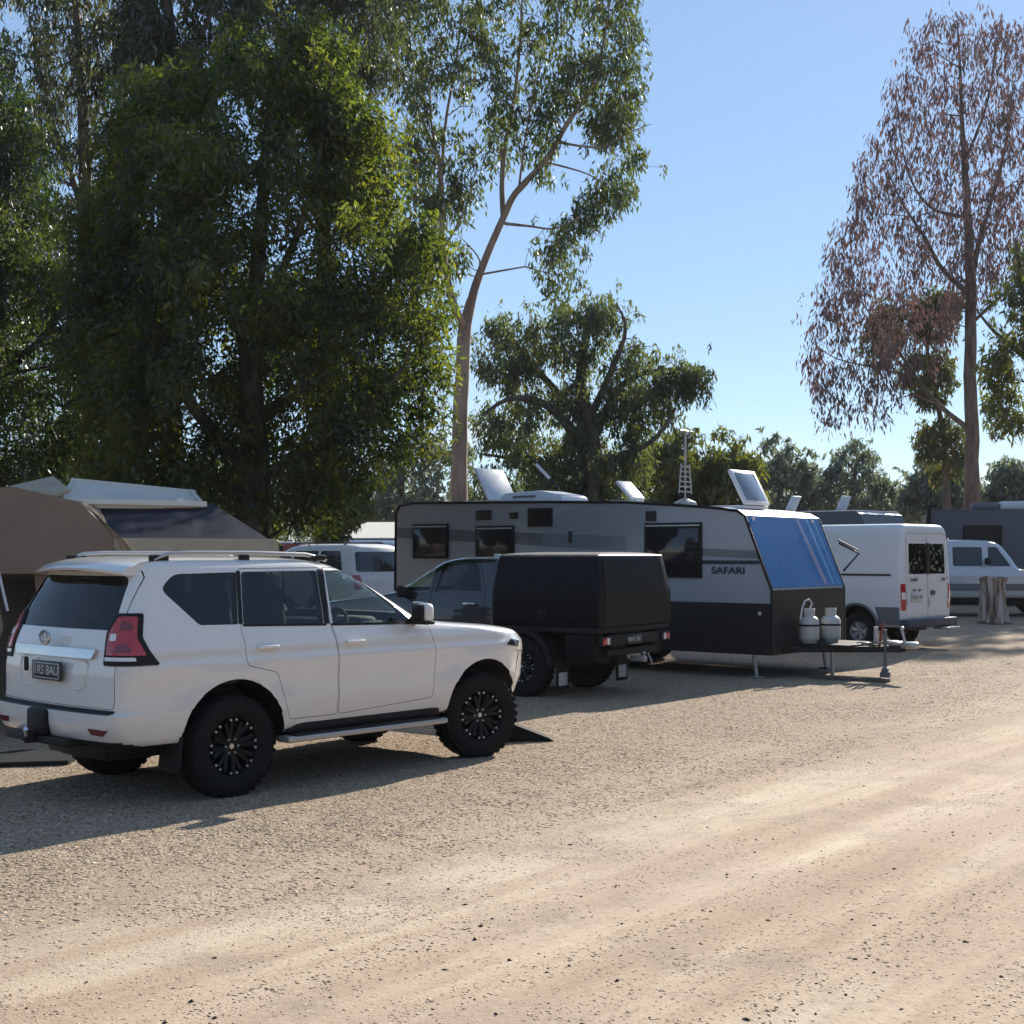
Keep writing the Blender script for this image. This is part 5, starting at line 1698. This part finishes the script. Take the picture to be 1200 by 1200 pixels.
def edge_dist(poly, x, y):
    d = 1e9
    n = len(poly)
    for i in range(n):
        ax, ay = poly[i]; bx, by = poly[(i + 1) % n]
        vx, vy = bx - ax, by - ay
        t = max(0, min(1, ((x - ax) * vx + (y - ay) * vy) / (vx * vx + vy * vy + 1e-9)))
        d = min(d, math.hypot(x - ax - vx * t, y - ay - vy * t))
    return d

def tree(name, label, Y, limbs, polys, nclump, rc, nleaf, leaf, lm, bm_, seed, droop=.6, dmax=2.5, cat='tree', group=None, shell=0.0, spread=1.0, twig=.02, hang=.0, gap=-.12, freq=1.0, stray=.15, tall=.8):
    """limbs: lists of (px, py, radius, depth offset); polys: crown silhouettes; clumps of leaves fill them through their depth"""
    rng = random.Random(seed)
    nr = np.random.default_rng(seed)
    b0 = limbs[0][0]
    base = at(b0[0], b0[1], Y); base.z = gz(base.x, Y)
    root = empty(name, base, 0, label, cat, group)
    tm = MB()
    samples = []
    for lb in limbs:
        pts = []
        for (px, py, r, dy) in lb:
            p = at(px, py, Y); p.y += dy
            pts.append((p - base, r))
        if lb is limbs[0]: pts[0] = (Vector((0, 0, -.1)), pts[0][1] * 1.25)
        # smooth the limb
        sm = []
        for i in range(len(pts) - 1):
            p0 = pts[max(i - 1, 0)]; p1 = pts[i]; p2 = pts[i + 1]; p3 = pts[min(i + 2, len(pts) - 1)]
            for k in range(5):
                t = k / 5
                q = .5 * ((2 * p1[0]) + (-p0[0] + p2[0]) * t + (2 * p0[0] - 5 * p1[0] + 4 * p2[0] - p3[0]) * t * t + (-p0[0] + 3 * p1[0] - 3 * p2[0] + p3[0]) * t ** 3)
                sm.append((q, p1[1] * (1 - t) + p2[1] * t))
        sm.append(pts[-1])
        for i in range(1, len(sm)):
            q, r = sm[i]
            k = .25 * r + .01
            sm[i] = (q + Vector((noise.noise((q.x * .8, q.z * .8, seed)), noise.noise((q.z * .7, q.x, seed + 3)), 0)) * k, r)
        tm.tube([q for q, r in sm], [max(r, .008) for q, r in sm], n=10)
        samples += [(q, r) for q, r in sm[1:]]
    # clumps
    cl = []
    tot = sum(p[1] for p in polys)
    for poly, wgt in polys:
        xs = [p[0] for p in poly]; ys = [p[1] for p in poly]
        want = int(nclump * wgt / tot); tries = 0; got = 0
        while got < want and tries < want * 90:
            tries += 1
            x, y = rng.uniform(min(xs), max(xs)), rng.uniform(min(ys), max(ys))
            if not inside(poly, x, y): continue
            ed = edge_dist(poly, x, y) * Y / 1600
            if ed < rc * .35 * rng.random(): continue
            dm = min(dmax, .5 + ed * 1.0)
            dy = rng.uniform(-dm, dm)
            if shell and rng.random() < shell: dy = math.copysign(dm * rng.uniform(.6, 1), dy)
            p = at(x, y, Y) - base
            p.y += dy
            if p.z < .25: continue
            fq = freq * .42 / rc
            if noise.noise((p.x * fq + seed * 3.1, p.y * fq, p.z * fq * .8)) < gap + rng.uniform(-.12, .12): continue
            if rng.random() < stray:
                # stray sprays break the outline
                p += Vector((rng.uniform(-1, 1), rng.uniform(-1, 1), rng.uniform(-.8, 1))) * rc * 1.6
                cl.append((p, rc * rng.uniform(.35, .6)))
            else:
                cl.append((p, rc * rng.uniform(.5, 1.25)))
            got += 1
    # twigs to the clumps
    for p, r in cl:
        best = None; bd = 1e9
        for q, rr in samples:
            d = (p - q).length + (1.2 * max(0, q.z - p.z))
            if d < bd: bd, best = d, (q, rr)
        q, rr = best
        mid = (p + q) / 2 + Vector((rng.uniform(-.1, .1), rng.uniform(-.1, .1), .12 * bd))
        r0 = min(rr * .5, twig * (1 + bd * .5))
        tm.tube([q, mid, p], [r0, r0 * .65, .006], n=5, cap=False)
        if bd > .4: samples.append((mid, r0 * .6))
    tr_ = tm.build('trunk', bm_, root, 60, fix=False)
    # leaves
    per = max(4, int(nleaf / max(1, len(cl))))
    Cs, Ds = [], []
    for p, r in cl:
        k = int(per * (r / rc) ** 2 * rng.uniform(.7, 1.3))
        g = nr.normal(size=(k, 3))
        g /= np.maximum(1e-6, np.linalg.norm(g, axis=1))[:, None]
        rad = (nr.random(k) ** .45)[:, None] * r
        c = g * rad * np.array([1.0 * spread, 1.0 * spread, tall])
        if hang:
            c[:, 2] -= nr.random(k) * hang * r
        Cs.append(c + np.array(p))
        d = nr.normal(size=(k, 3)) * (1 - droop)
        d += g * .35
        d[:, 2] -= droop * 1.1
        Ds.append(d)
    Cc = np.concatenate(Cs); D = np.concatenate(Ds)
    D /= np.maximum(1e-6, np.linalg.norm(D, axis=1))[:, None]
    A = nr.normal(size=D.shape)
    S = np.cross(D, A); S /= np.maximum(1e-6, np.linalg.norm(S, axis=1))[:, None]
    n = len(Cc)
    k_ = .45 + 1.15 * nr.random(n) ** 1.7
    L = leaf[0] * k_ * (.8 + .4 * nr.random(n)); W = leaf[1] * k_ * (.8 + .4 * nr.random(n))
    L *= 1.12; W *= 1.12
    me = leaves_mesh('crown', Cc, D, S, L, W)
    link('crown', me, root, lm, 0)
    return root

BK_GREY = bark_mat('grey_bark', (.16, .13, .105), (.07, .055, .045))
BK_GUM = bark_mat('smooth_gum_bark', (.40, .29, .21), (.22, .15, .11), 1.6)
BK_DRY = bark_mat('dry_gum_bark', (.20, .155, .125), (.11, .08, .065), 2)
LF_DARK = leaf_mat('dense_green_leaves', [(.007, .015, .008), (.022, .037, .014), (.058, .076, .020), (.10, .105, .030)], .56, (3.5, 3.25, .85), .5, .035)
LF_DARK2 = leaf_mat('deep_green_leaves', [(.011, .024, .014), (.027, .046, .020), (.05, .068, .026)], .5, (3.0, 2.7, .9), .35, .045)
LF_GUM = leaf_mat('gum_leaves', [(.028, .045, .022), (.055, .075, .032), (.085, .105, .05)], .48, (2.2, 2.1, .7), .4, .06)
LF_MID = leaf_mat('mid_eucalypt_leaves', [(.040, .060, .036), (.07, .092, .046), (.105, .118, .058)], .52, (2.2, 2.1, .85), .5, .04)
LF_EUC = leaf_mat('eucalypt_leaves', [(.030, .042, .028), (.052, .064, .036), (.09, .092, .04)], .42, (2.0, 1.9, .8), .45, .05)
LF_YEL = leaf_mat('yellow_green_leaves', [(.05, .065, .02), (.085, .10, .028), (.12, .13, .04)], .48, (2.0, 1.9, .6), .5, .04)
LF_FAR = leaf_mat('haze_paled_far_leaves', [(.085, .11, .095), (.115, .14, .112), (.145, .16, .122)], .45, (1.7, 1.7, 1.15), .5, .03)  # leaf colours lightened so the haze of distance is painted into them
LF_RED = leaf_mat('dry_reddish_leaves', [(.085, .058, .058), (.125, .078, .072), (.15, .105, .095), (.11, .09, .08)], .35, (1.3, 1.05, 1.0), .5, .04)
LF_RUST = leaf_mat('rusty_green_leaves', [(.035, .06, .03), (.05, .075, .03), (.085, .09, .03), (.11, .07, .028)], .45, (1.9, 1.7, .7), .5, .04)

# dense shade tree in the middle left
tree('shade_tree', 'broad dense dark green tree filling the left, behind the camper tent', 21,
     [[(300, 640, .28, 0), (298, 540, .22, 0), (290, 420, .17, .2), (300, 280, .11, .3), (310, 150, .06, .2), (320, 60, .02, .1)],
      [(298, 560, .12, 0), (220, 460, .09, -.4), (170, 330, .06, -.6), (150, 200, .02, -.5)],
      [(294, 500, .12, 0), (380, 420, .08, .5), (450, 320, .05, .6), (480, 240, .02, .5)],
      [(296, 560, .10, 0), (400, 520, .06, -.8), (480, 440, .03, -1)],
      [(292, 420, .08, 0), (240, 300, .05, .9), (220, 160, .02, 1.1)],
      [(294, 400, .08, 0), (370, 260, .05, -.9), (400, 110, .02, -1)],
      [(297, 580, .09, 0), (190, 540, .05, .6), (130, 480, .02, .8)]],
     [([(130, 615), (100, 500), (92, 400), (100, 290), (105, 200), (125, 120), (185, 85), (235, 75), (290, 45), (335, 14), (390, 28), (435, 70), (455, 140), (470, 215), (510, 262), (530, 330), (515, 400), (512, 480), (485, 530), (440, 568), (400, 588), (345, 602), (250, 610)], 1)],
     960, .42, 300000, (.105, .032), LF_DARK, BK_GREY, 11, droop=.5, dmax=2.6, shell=.45, hang=.75, gap=-.30, stray=.28, tall=.95)
tree('shade_tree', 'dark leafy tree at the left edge of the photo, left of the broadest tree', 23,
     [[(-20, 640, .24, 0), (-15, 500, .18, 0), (0, 350, .11, 0), (10, 200, .05, 0), (15, 130, .02, 0)],
      [(-15, 500, .1, 0), (-90, 380, .06, -.5), (-140, 240, .02, -.6)], [(-12, 450, .09, 0), (60, 370, .05, .3), (75, 280, .02, .3)]],
     [([(-190, 615), (-190, 140), (-120, 60), (-40, 50), (15, 80), (50, 150), (70, 270), (105, 340), (145, 400), (155, 520), (160, 615)], 1)],
     700, .45, 180000, (.108, .032), LF_DARK2, BK_GREY, 12, droop=.5, dmax=2.4, shell=.4, hang=.75, gap=-.4, stray=.25, tall=.95)
tree('fringe_shrub', 'bright green leafy sapling beside the cream awning', 34,
     [[(395, 645, .05, 0), (398, 600, .04, 0), (402, 570, .02, 0)]],
     [([(370, 632), (375, 570), (400, 548), (425, 560), (432, 590), (415, 622), (395, 640)], 1)],
     60, .3, 7000, (.17, .05), LF_YEL, BK_GREY, 41, droop=.6, dmax=.6, cat='shrub')
tree('fringe_shrub', 'low straggly green shrub behind the end of the camper tent', 23,
     [[(306, 648, .04, 0), (306, 625, .03, 0), (308, 605, .02, 0)]],
     [([(285, 640), (292, 612), (310, 600), (325, 606), (330, 628), (318, 640)], 1)],
     20, .26, 1800, (.13, .035), LF_DARK, BK_GREY, 42, droop=.5, dmax=.5, cat='shrub')
# tall gums behind, upper left
tree('gum_tree', 'tall thin gum rising behind the dense tree, first from the left edge', 34,
     [[(95, 620, .28, 0), (98, 400, .22, 0), (100, 200, .16, 0), (92, 60, .1, 0), (85, -80, .04, 0)], [(100, 250, .1, 0), (60, 150, .06, .3), (30, 20, .03, .3)], [(98, 200, .09, 0), (150, 90, .05, 0), (160, -40, .02, 0)]],
     [([(-60, 300), (-80, 60), (-40, -120), (150, -130), (190, -20), (170, 60), (135, 130), (95, 200), (75, 330), (60, 480), (10, 480)], 1)],
     520, .42, 60000, (.18, .04), LF_EUC, BK_DRY, 13, droop=.7, dmax=2.2, hang=1.4, gap=-.45, stray=.3)
tree('gum_tree', 'tall gum with two upright stems showing above the dense tree', 33,
     [[(200, 620, .26, 0), (200, 300, .2, 0), (202, 120, .14, 0), (196, -20, .1, 0), (192, -120, .04, 0)], [(201, 160, .11, 0), (182, 60, .08, .2), (178, -100, .04, .2)], [(202, 100, .08, 0), (245, 20, .05, 0), (270, -90, .02, 0)]],
     [([(140, 180), (130, 40), (150, -130), (300, -140), (320, -20), (290, 70), (240, 110), (190, 200)], 1)],
     420, .42, 50000, (.18, .04), LF_EUC, BK_DRY, 14, droop=.7, dmax=2.0, hang=1.4, gap=-.45, stray=.3)
tree('gum_tree', 'tall bushy gum behind the top of the dense tree', 36,
     [[(385, 620, .3, 0), (380, 300, .22, 0), (370, 100, .15, 0), (365, -100, .05, 0)], [(375, 150, .1, 0), (420, 40, .06, 0), (440, -90, .02, 0)], [(372, 120, .09, 0), (320, 20, .05, 0), (310, -80, .02, 0)]],
     [([(285, 90), (290, -60), (330, -150), (470, -150), (480, -40), (470, 60), (430, 130), (370, 140)], 1)],
     420, .45, 52000, (.18, .042), LF_EUC, BK_DRY, 15, droop=.65, dmax=2.2, hang=1.4, gap=-.45, stray=.3)
# the pale-stemmed gum behind the caravan
tree('gum_tree', 'tall gum with a bare pale trunk that forks, behind the long caravan', 31,
     [[(537, 640, 0.219, 0), (538, 540, 0.184, 0), (541, 440, 0.161, 0), (545, 390, 0.155, 0), (547, 370, 0.11, 0), (549, 350, .03, 0)],
      [(546, 388, 0.115, 0), (555, 345, 0.100, 0), (568, 308, 0.084, 0), (580, 278, 0.08, 0), (592, 250, 0.076, 0), (604, 228, 0.0722, -.1), (640, 190, 0.0656, -.2), (664, 150, 0.0525, -.3), (690, 110, 0.0394, -.3), (705, 60, 0.0262, -.2), (715, 0, 0.0131, 0)],
      [(590, 256, 0.0722, 0), (588, 215, 0.059, .3), (591, 170, 0.0525, .4), (602, 110, 0.0426, .5), (610, 40, 0.0295, .5), (612, -40, 0.0131, .5)],
      [(545, 388, 0.12, 0), (533, 362, 0.088, -.5), (524, 325, 0.08, -.7), (519, 285, 0.076, -.6), (517, 240, 0.068, -.3), (514, 190, 0.056, 0), (500, 150, 0.04, .4), (480, 100, 0.028, .6), (460, 60, 0.016, .6)],
      [(664, 150, .03, -.2), (700, 92, .02, .2), (738, 58, .01, .4)], [(602, 110, .03, .5), (572, 62, .02, .8), (560, -10, .01, 1.0)], [(520, 300, .035, -.6), (545, 250, .02, -.2), (556, 205, .01, 0)],
      [(608, 222, .028, 0), (616, 165, .02, -.5), (628, 100, .012, -.8)], [(510, 180, .03, 0), (505, 120, .02, -.5), (520, 60, .01, -.8)],
      [(515, 195, 0.0394, .5), (522, 130, 0.0328, .4), (535, 60, 0.023, .3), (545, -30, 0.0131, .3)],
      [(545, 372, 0.0656, 0), (528, 374, 0.0394, -.3), (508, 380, 0.0131, -.5)],
      [(600, 232, 0.0459, 0), (622, 205, 0.0328, .3), (640, 160, 0.023, .6), (650, 90, 0.0131, .8)],
      [(592, 262, 0.0394, 0), (620, 270, 0.0262, -.4), (650, 275, 0.0197, -.6), (680, 262, 0.0131, -.7)],
      [(655, 170, 0.0328, -.2), (700, 180, 0.0197, -.5), (735, 165, 0.0131, -.6), (760, 155, 0.00656, -.6)],
      [(640, 190, 0.0262, 0), (690, 200, 0.0164, .3), (720, 220, 0.00787, .4)],
      [(514, 185, 0.0328, .5), (498, 180, 0.0262, .2), (470, 130, 0.0131, 0)],
      [(556, 335, 0.0394, 0), (562, 300, 0.0197, .5), (540, 270, 0.00984, .8)]],
     [([(420, 60), (430, -110), (600, -130), (745, -110), (755, 30), (748, 60), (640, 70), (560, 60), (480, 80)], 7),
      ([(640, 70), (752, 50), (752, 130), (735, 165), (705, 160), (670, 120), (640, 110)], 2.2),
      ([(455, 170), (450, 90), (540, 60), (650, 70), (660, 120), (640, 160), (600, 185), (570, 200), (520, 190)], 2.3),
      ([(480, 230), (470, 170), (540, 180), (565, 200), (556, 240), (520, 258)], 1.0),
      ([(640, 335), (618, 290), (645, 262), (668, 250), (690, 270), (690, 300), (665, 340)], .8),
      ([(670, 262), (685, 215), (722, 170), (760, 150), (752, 205), (720, 260)], 1.0),
      ([(630, 130), (660, 140), (650, 200), (620, 220)], .25),
      ([(480, 300), (490, 260), (535, 270), (545, 300), (520, 335)], .3)],
     950, .30, 70000, (.14, .040), LF_GUM, BK_GUM, 16, droop=.7, dmax=2.4, hang=1.6, twig=.014, gap=-.42, freq=.8, stray=.35)
# spreading eucalypt beyond the caravan
tree('eucalyptus', 'wide dark eucalyptus with a thick trunk, in the middle distance beyond the caravan', 46,
     [[(690, 640, .55, 0), (692, 560, .45, 0), (690, 510, .38, 0), (680, 450, .2, 0), (690, 380, .08, 0)],
      [(690, 530, .22, 0), (645, 480, .14, -.5), (600, 470, .09, -.8), (565, 490, .04, -1)], [(692, 520, .2, 0), (730, 450, .12, .5), (780, 430, .06, .6), (825, 435, .02, .6)],
      [(688, 500, .18, 0), (620, 420, .09, .4), (590, 380, .03, .5)], [(691, 490, .15, 0), (730, 400, .07, -.6), (720, 360, .02, -.8)],
      [(690, 550, .15, 0), (760, 520, .08, -.5), (790, 480, .03, -.6)], [(690, 560, .15, 0), (620, 540, .08, .5), (560, 530, .03, .6)]],
     [([(630, 390), (650, 355), (690, 338), (722, 348), (738, 385), (700, 425), (650, 425)], 1.5),
      ([(555, 420), (560, 380), (590, 358), (640, 370), (650, 420), (610, 450), (575, 450)], 1.6),
      ([(700, 420), (735, 395), (775, 415), (795, 440), (785, 500), (740, 520), (700, 480)], 2.2),
      ([(775, 430), (800, 412), (830, 425), (832, 462), (800, 458)], .7),
      ([(550, 520), (560, 470), (610, 450), (680, 430), (700, 500), (690, 540), (600, 560)], 2.6),
      ([(550, 600), (548, 540), (600, 540), (760, 520), (775, 560), (750, 600)], 2.4), ([(635, 600), (640, 510), (740, 505), (750, 600)], 1.6)],
     1150, .38, 82000, (.18, .052), LF_MID, BK_GREY, 17, droop=.7, dmax=3.4, hang=1.5, gap=-.34, freq=.8, stray=.35)
tree('eucalyptus', 'yellow green bushy eucalyptus behind the roof aerials of the caravan', 56,
     [[(800, 640, .3, 0), (802, 570, .2, 0), (805, 520, .06, 0)], [(801, 590, .12, 0), (760, 545, .05, 0)], [(801, 590, .12, 0), (850, 540, .05, 0)]],
     [([(735, 610), (735, 550), (765, 515), (800, 503), (840, 502), (870, 515), (888, 545), (892, 610)], 1)],
     230, .55, 28000, (.28, .075), LF_YEL, BK_GREY, 18, droop=.6, dmax=2.5, hang=.6)
for i, (lab, px, Yd, poly, lf) in enumerate((
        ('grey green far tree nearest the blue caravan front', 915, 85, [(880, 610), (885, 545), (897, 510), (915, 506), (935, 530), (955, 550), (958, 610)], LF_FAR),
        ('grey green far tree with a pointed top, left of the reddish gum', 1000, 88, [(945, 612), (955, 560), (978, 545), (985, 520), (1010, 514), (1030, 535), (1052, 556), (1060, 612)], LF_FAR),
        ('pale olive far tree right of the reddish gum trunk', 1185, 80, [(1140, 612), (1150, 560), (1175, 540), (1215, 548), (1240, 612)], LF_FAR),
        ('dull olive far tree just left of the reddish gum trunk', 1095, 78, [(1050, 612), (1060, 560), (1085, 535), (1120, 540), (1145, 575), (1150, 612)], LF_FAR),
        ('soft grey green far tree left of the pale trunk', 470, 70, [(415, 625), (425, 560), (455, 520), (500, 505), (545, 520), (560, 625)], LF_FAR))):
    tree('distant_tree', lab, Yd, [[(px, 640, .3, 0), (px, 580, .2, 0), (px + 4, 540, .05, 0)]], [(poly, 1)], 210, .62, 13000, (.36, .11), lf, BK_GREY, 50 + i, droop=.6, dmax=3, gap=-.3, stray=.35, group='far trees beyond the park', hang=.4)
# dry reddish gum on the right
tree('gum_tree', 'tall sparse gum with dry reddish leaves at the right', 60,
     [[(1138, 630, 0.37, 0), (1139, 540, 0.308, 0), (1137, 440, 0.271, 0), (1138, 350, 0.234, 0), (1135, 280, 0.197, 0), (1132, 220, 0.161, 0), (1128, 150, 0.0986, 0), (1125, 80, 0.0616, 0), (1122, 25, 0.0247, 0)],
      [(1138, 330, 0.148, 0), (1152, 280, 0.111, 0.48), (1168, 230, 0.0867, 0.64), (1185, 170, 0.0616, 0.8), (1195, 90, 0.0247, 0.8)],
      [(1136, 345, 0.136, 0), (1100, 318, 0.0986, -0.48), (1075, 280, 0.0739, -0.8), (1050, 245, 0.0432, -0.96), (1030, 200, 0.0184, -0.96)],
      [(1138, 505, 0.136, 0), (1110, 478, 0.111, 0.48), (1085, 450, 0.0867, 0.64), (1060, 410, 0.0616, 0.8), (1030, 370, 0.037, 0.8), (1000, 330, 0.0184, 0.8)],
      [(1134, 255, 0.0986, 0), (1095, 238, 0.0616, 0.64), (1070, 190, 0.0432, 0.96), (1060, 120, 0.0184, 0.96)],
      [(1080, 440, 0.0493, 0.64), (1030, 430, 0.037, 0.32), (980, 420, 0.0247, 0), (950, 400, 0.0123, 0)],
      [(1130, 190, 0.0739, 0), (1150, 130, 0.0493, -0.64), (1160, 60, 0.0247, -0.8)],
      [(1138, 380, 0.0867, 0), (1180, 340, 0.0616, -0.48), (1230, 310, 0.0247, -0.64)]],
     [([(1046, 75), (1072, 25), (1110, 6), (1165, 8), (1208, 35), (1245, 110), (1250, 250), (1200, 320), (1150, 340), (1118, 400), (1070, 455), (1030, 490), (962, 488), (936, 430), (948, 360), (972, 285), (998, 222), (1022, 140)], 1)],
     1150, .52, 44000, (.26, .06), LF_RED, BK_DRY, 19, droop=.85, dmax=4.2, hang=1.6, twig=.02, gap=-.6, stray=.3)
tree('eucalyptus', 'green and rust coloured tree behind the reddish gum', 66,
     [[(1110, 640, .2, 0), (1108, 540, .15, 0), (1095, 450, .10, 0), (1080, 380, .04, 0)], [(1100, 480, .1, 0), (1050, 420, .05, 0), (1025, 390, .02, 0)]],
     [([(1008, 395), (1022, 362), (1050, 352), (1075, 372), (1058, 405), (1030, 440)], 1), ([(1062, 362), (1098, 333), (1130, 345), (1122, 392), (1085, 396)], 1),
      ([(1045, 430), (1075, 405), (1125, 415), (1118, 462), (1085, 478)], .9), ([(1072, 505), (1100, 478), (1130, 500), (1136, 560), (1085, 565)], .9)],
     300, .48, 24000, (.28, .075), LF_RUST, BK_GREY, 20, droop=.65, dmax=2.5, hang=1.0, gap=-.4, stray=.3)
tree('eucalyptus', 'yellowish green tree at the right edge behind the reddish gum', 50,
     [[(1235, 640, .35, 0), (1230, 520, .28, 0), (1215, 420, .18, 0), (1200, 340, .1, 0), (1190, 280, .04, 0)], [(1215, 430, .12, 0), (1170, 390, .07, .2), (1145, 360, .03, .2)]],
     [([(1146, 400), (1160, 345), (1200, 330), (1330, 330), (1330, 500), (1200, 505), (1158, 500), (1148, 440)], 3), ([(1175, 340), (1185, 280), (1230, 240), (1330, 240), (1330, 340)], .8)],
     380, .5, 30000, (.24, .065), LF_YEL, BK_GREY, 21, droop=.6, dmax=2.6, hang=.6)

# the mass of bush far behind, and undergrowth under the dense trees
def far_wood():
    nr = np.random.default_rng(77)
    n = 90000
    Xc = (nr.random(n) - .5) * 220; Yc = 95 + nr.random(n) * 30
    top = np.array([7.2 + 4.0 * noise.noise((x * .05, 0, 0)) + 2.6 * noise.noise((x * .17, 3, 0)) + 1.6 * noise.noise((x * .5, 7, 0)) for x in Xc])
    Z = gz(0, 100) + top * nr.random(n) ** .8
    C = np.stack([Xc, Yc, Z], -1)
    D = nr.normal(size=(n, 3)); D[:, 2] -= .6; D /= np.linalg.norm(D, axis=1)[:, None]
    A = nr.normal(size=(n, 3)); S = np.cross(D, A); S /= np.linalg.norm(S, axis=1)[:, None]
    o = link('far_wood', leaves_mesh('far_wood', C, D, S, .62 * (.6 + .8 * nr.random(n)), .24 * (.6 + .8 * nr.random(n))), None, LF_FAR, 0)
    tag(o, 'band of far grey green bush along the horizon', 'far wood', kind='stuff')
    # the park is ringed by trees: the bush carries on behind the viewer
    n = 85000
    th = R(192) + R(219) * nr.random(n); rad = 48 + 14 * nr.random(n)
    top = np.array([13 + 7 * noise.noise((t_ * 6, 1, 0)) + 3.5 * noise.noise((t_ * 22, 3, 0)) for t_ in th])
    C = np.stack([rad * np.cos(th), rad * np.sin(th), top * nr.random(n) ** .8], -1)
    D = nr.normal(size=(n, 3)); D[:, 2] -= .6; D /= np.linalg.norm(D, axis=1)[:, None]
    A = nr.normal(size=(n, 3)); S = np.cross(D, A); S /= np.linalg.norm(S, axis=1)[:, None]
    o = link('park_wood', leaves_mesh('park_wood', C, D, S, .9 * (.6 + .8 * nr.random(n)), .4 * (.6 + .8 * nr.random(n))), None, LF_EUC, 0)
    tag(o, 'belt of bush ringing the near side of the park', 'far wood', kind='stuff')
    n = 40000
    Xc = -26 + nr.random(n) * 19; Yc = 27 + nr.random(n) * 4
    top = np.array([np.interp(x, [-24, -9, -5, -3], [4.5, 3.8, 2.2, 1.3]) + .9 * noise.noise((x * .4, 0, 0)) for x in Xc])
    C = np.stack([Xc, Yc, gz(0, 30) + top * nr.random(n)], -1)
    D = nr.normal(size=(n, 3)); D[:, 2] -= .6; D /= np.linalg.norm(D, axis=1)[:, None]
    A = nr.normal(size=(n, 3)); S = np.cross(D, A); S /= np.linalg.norm(S, axis=1)[:, None]
    o = link('undergrowth', leaves_mesh('undergrowth', C, D, S, .22 * (.6 + .8 * nr.random(n)), .07 * (.6 + .8 * nr.random(n))), None, LF_DARK2, 0)
    tag(o, 'dark undergrowth beneath the dense trees on the left', 'undergrowth', kind='stuff')
far_wood()

# ------------------------------------------------------------------ thin dusty haze in the air
hz = MB(); hz.box((0, 270, 22), (640, 680, 47))
hm = bpy.data.materials.new('thin_haze'); hm.use_nodes = True
t_ = hm.node_tree; t_.nodes.clear()
ho = t_.nodes.new('ShaderNodeOutputMaterial'); pv = t_.nodes.new('ShaderNodeVolumePrincipled')
pv.inputs['Color'].default_value = (.86, .90, .95, 1); pv.inputs['Density'].default_value = .00024; pv.inputs['Anisotropy'].default_value = .1
t_.links.new(pv.outputs[0], ho.inputs['Volume'])
tag(hz.build('haze', hm, None, 0), 'thin pale haze in the air of the whole park', 'haze', kind='stuff')
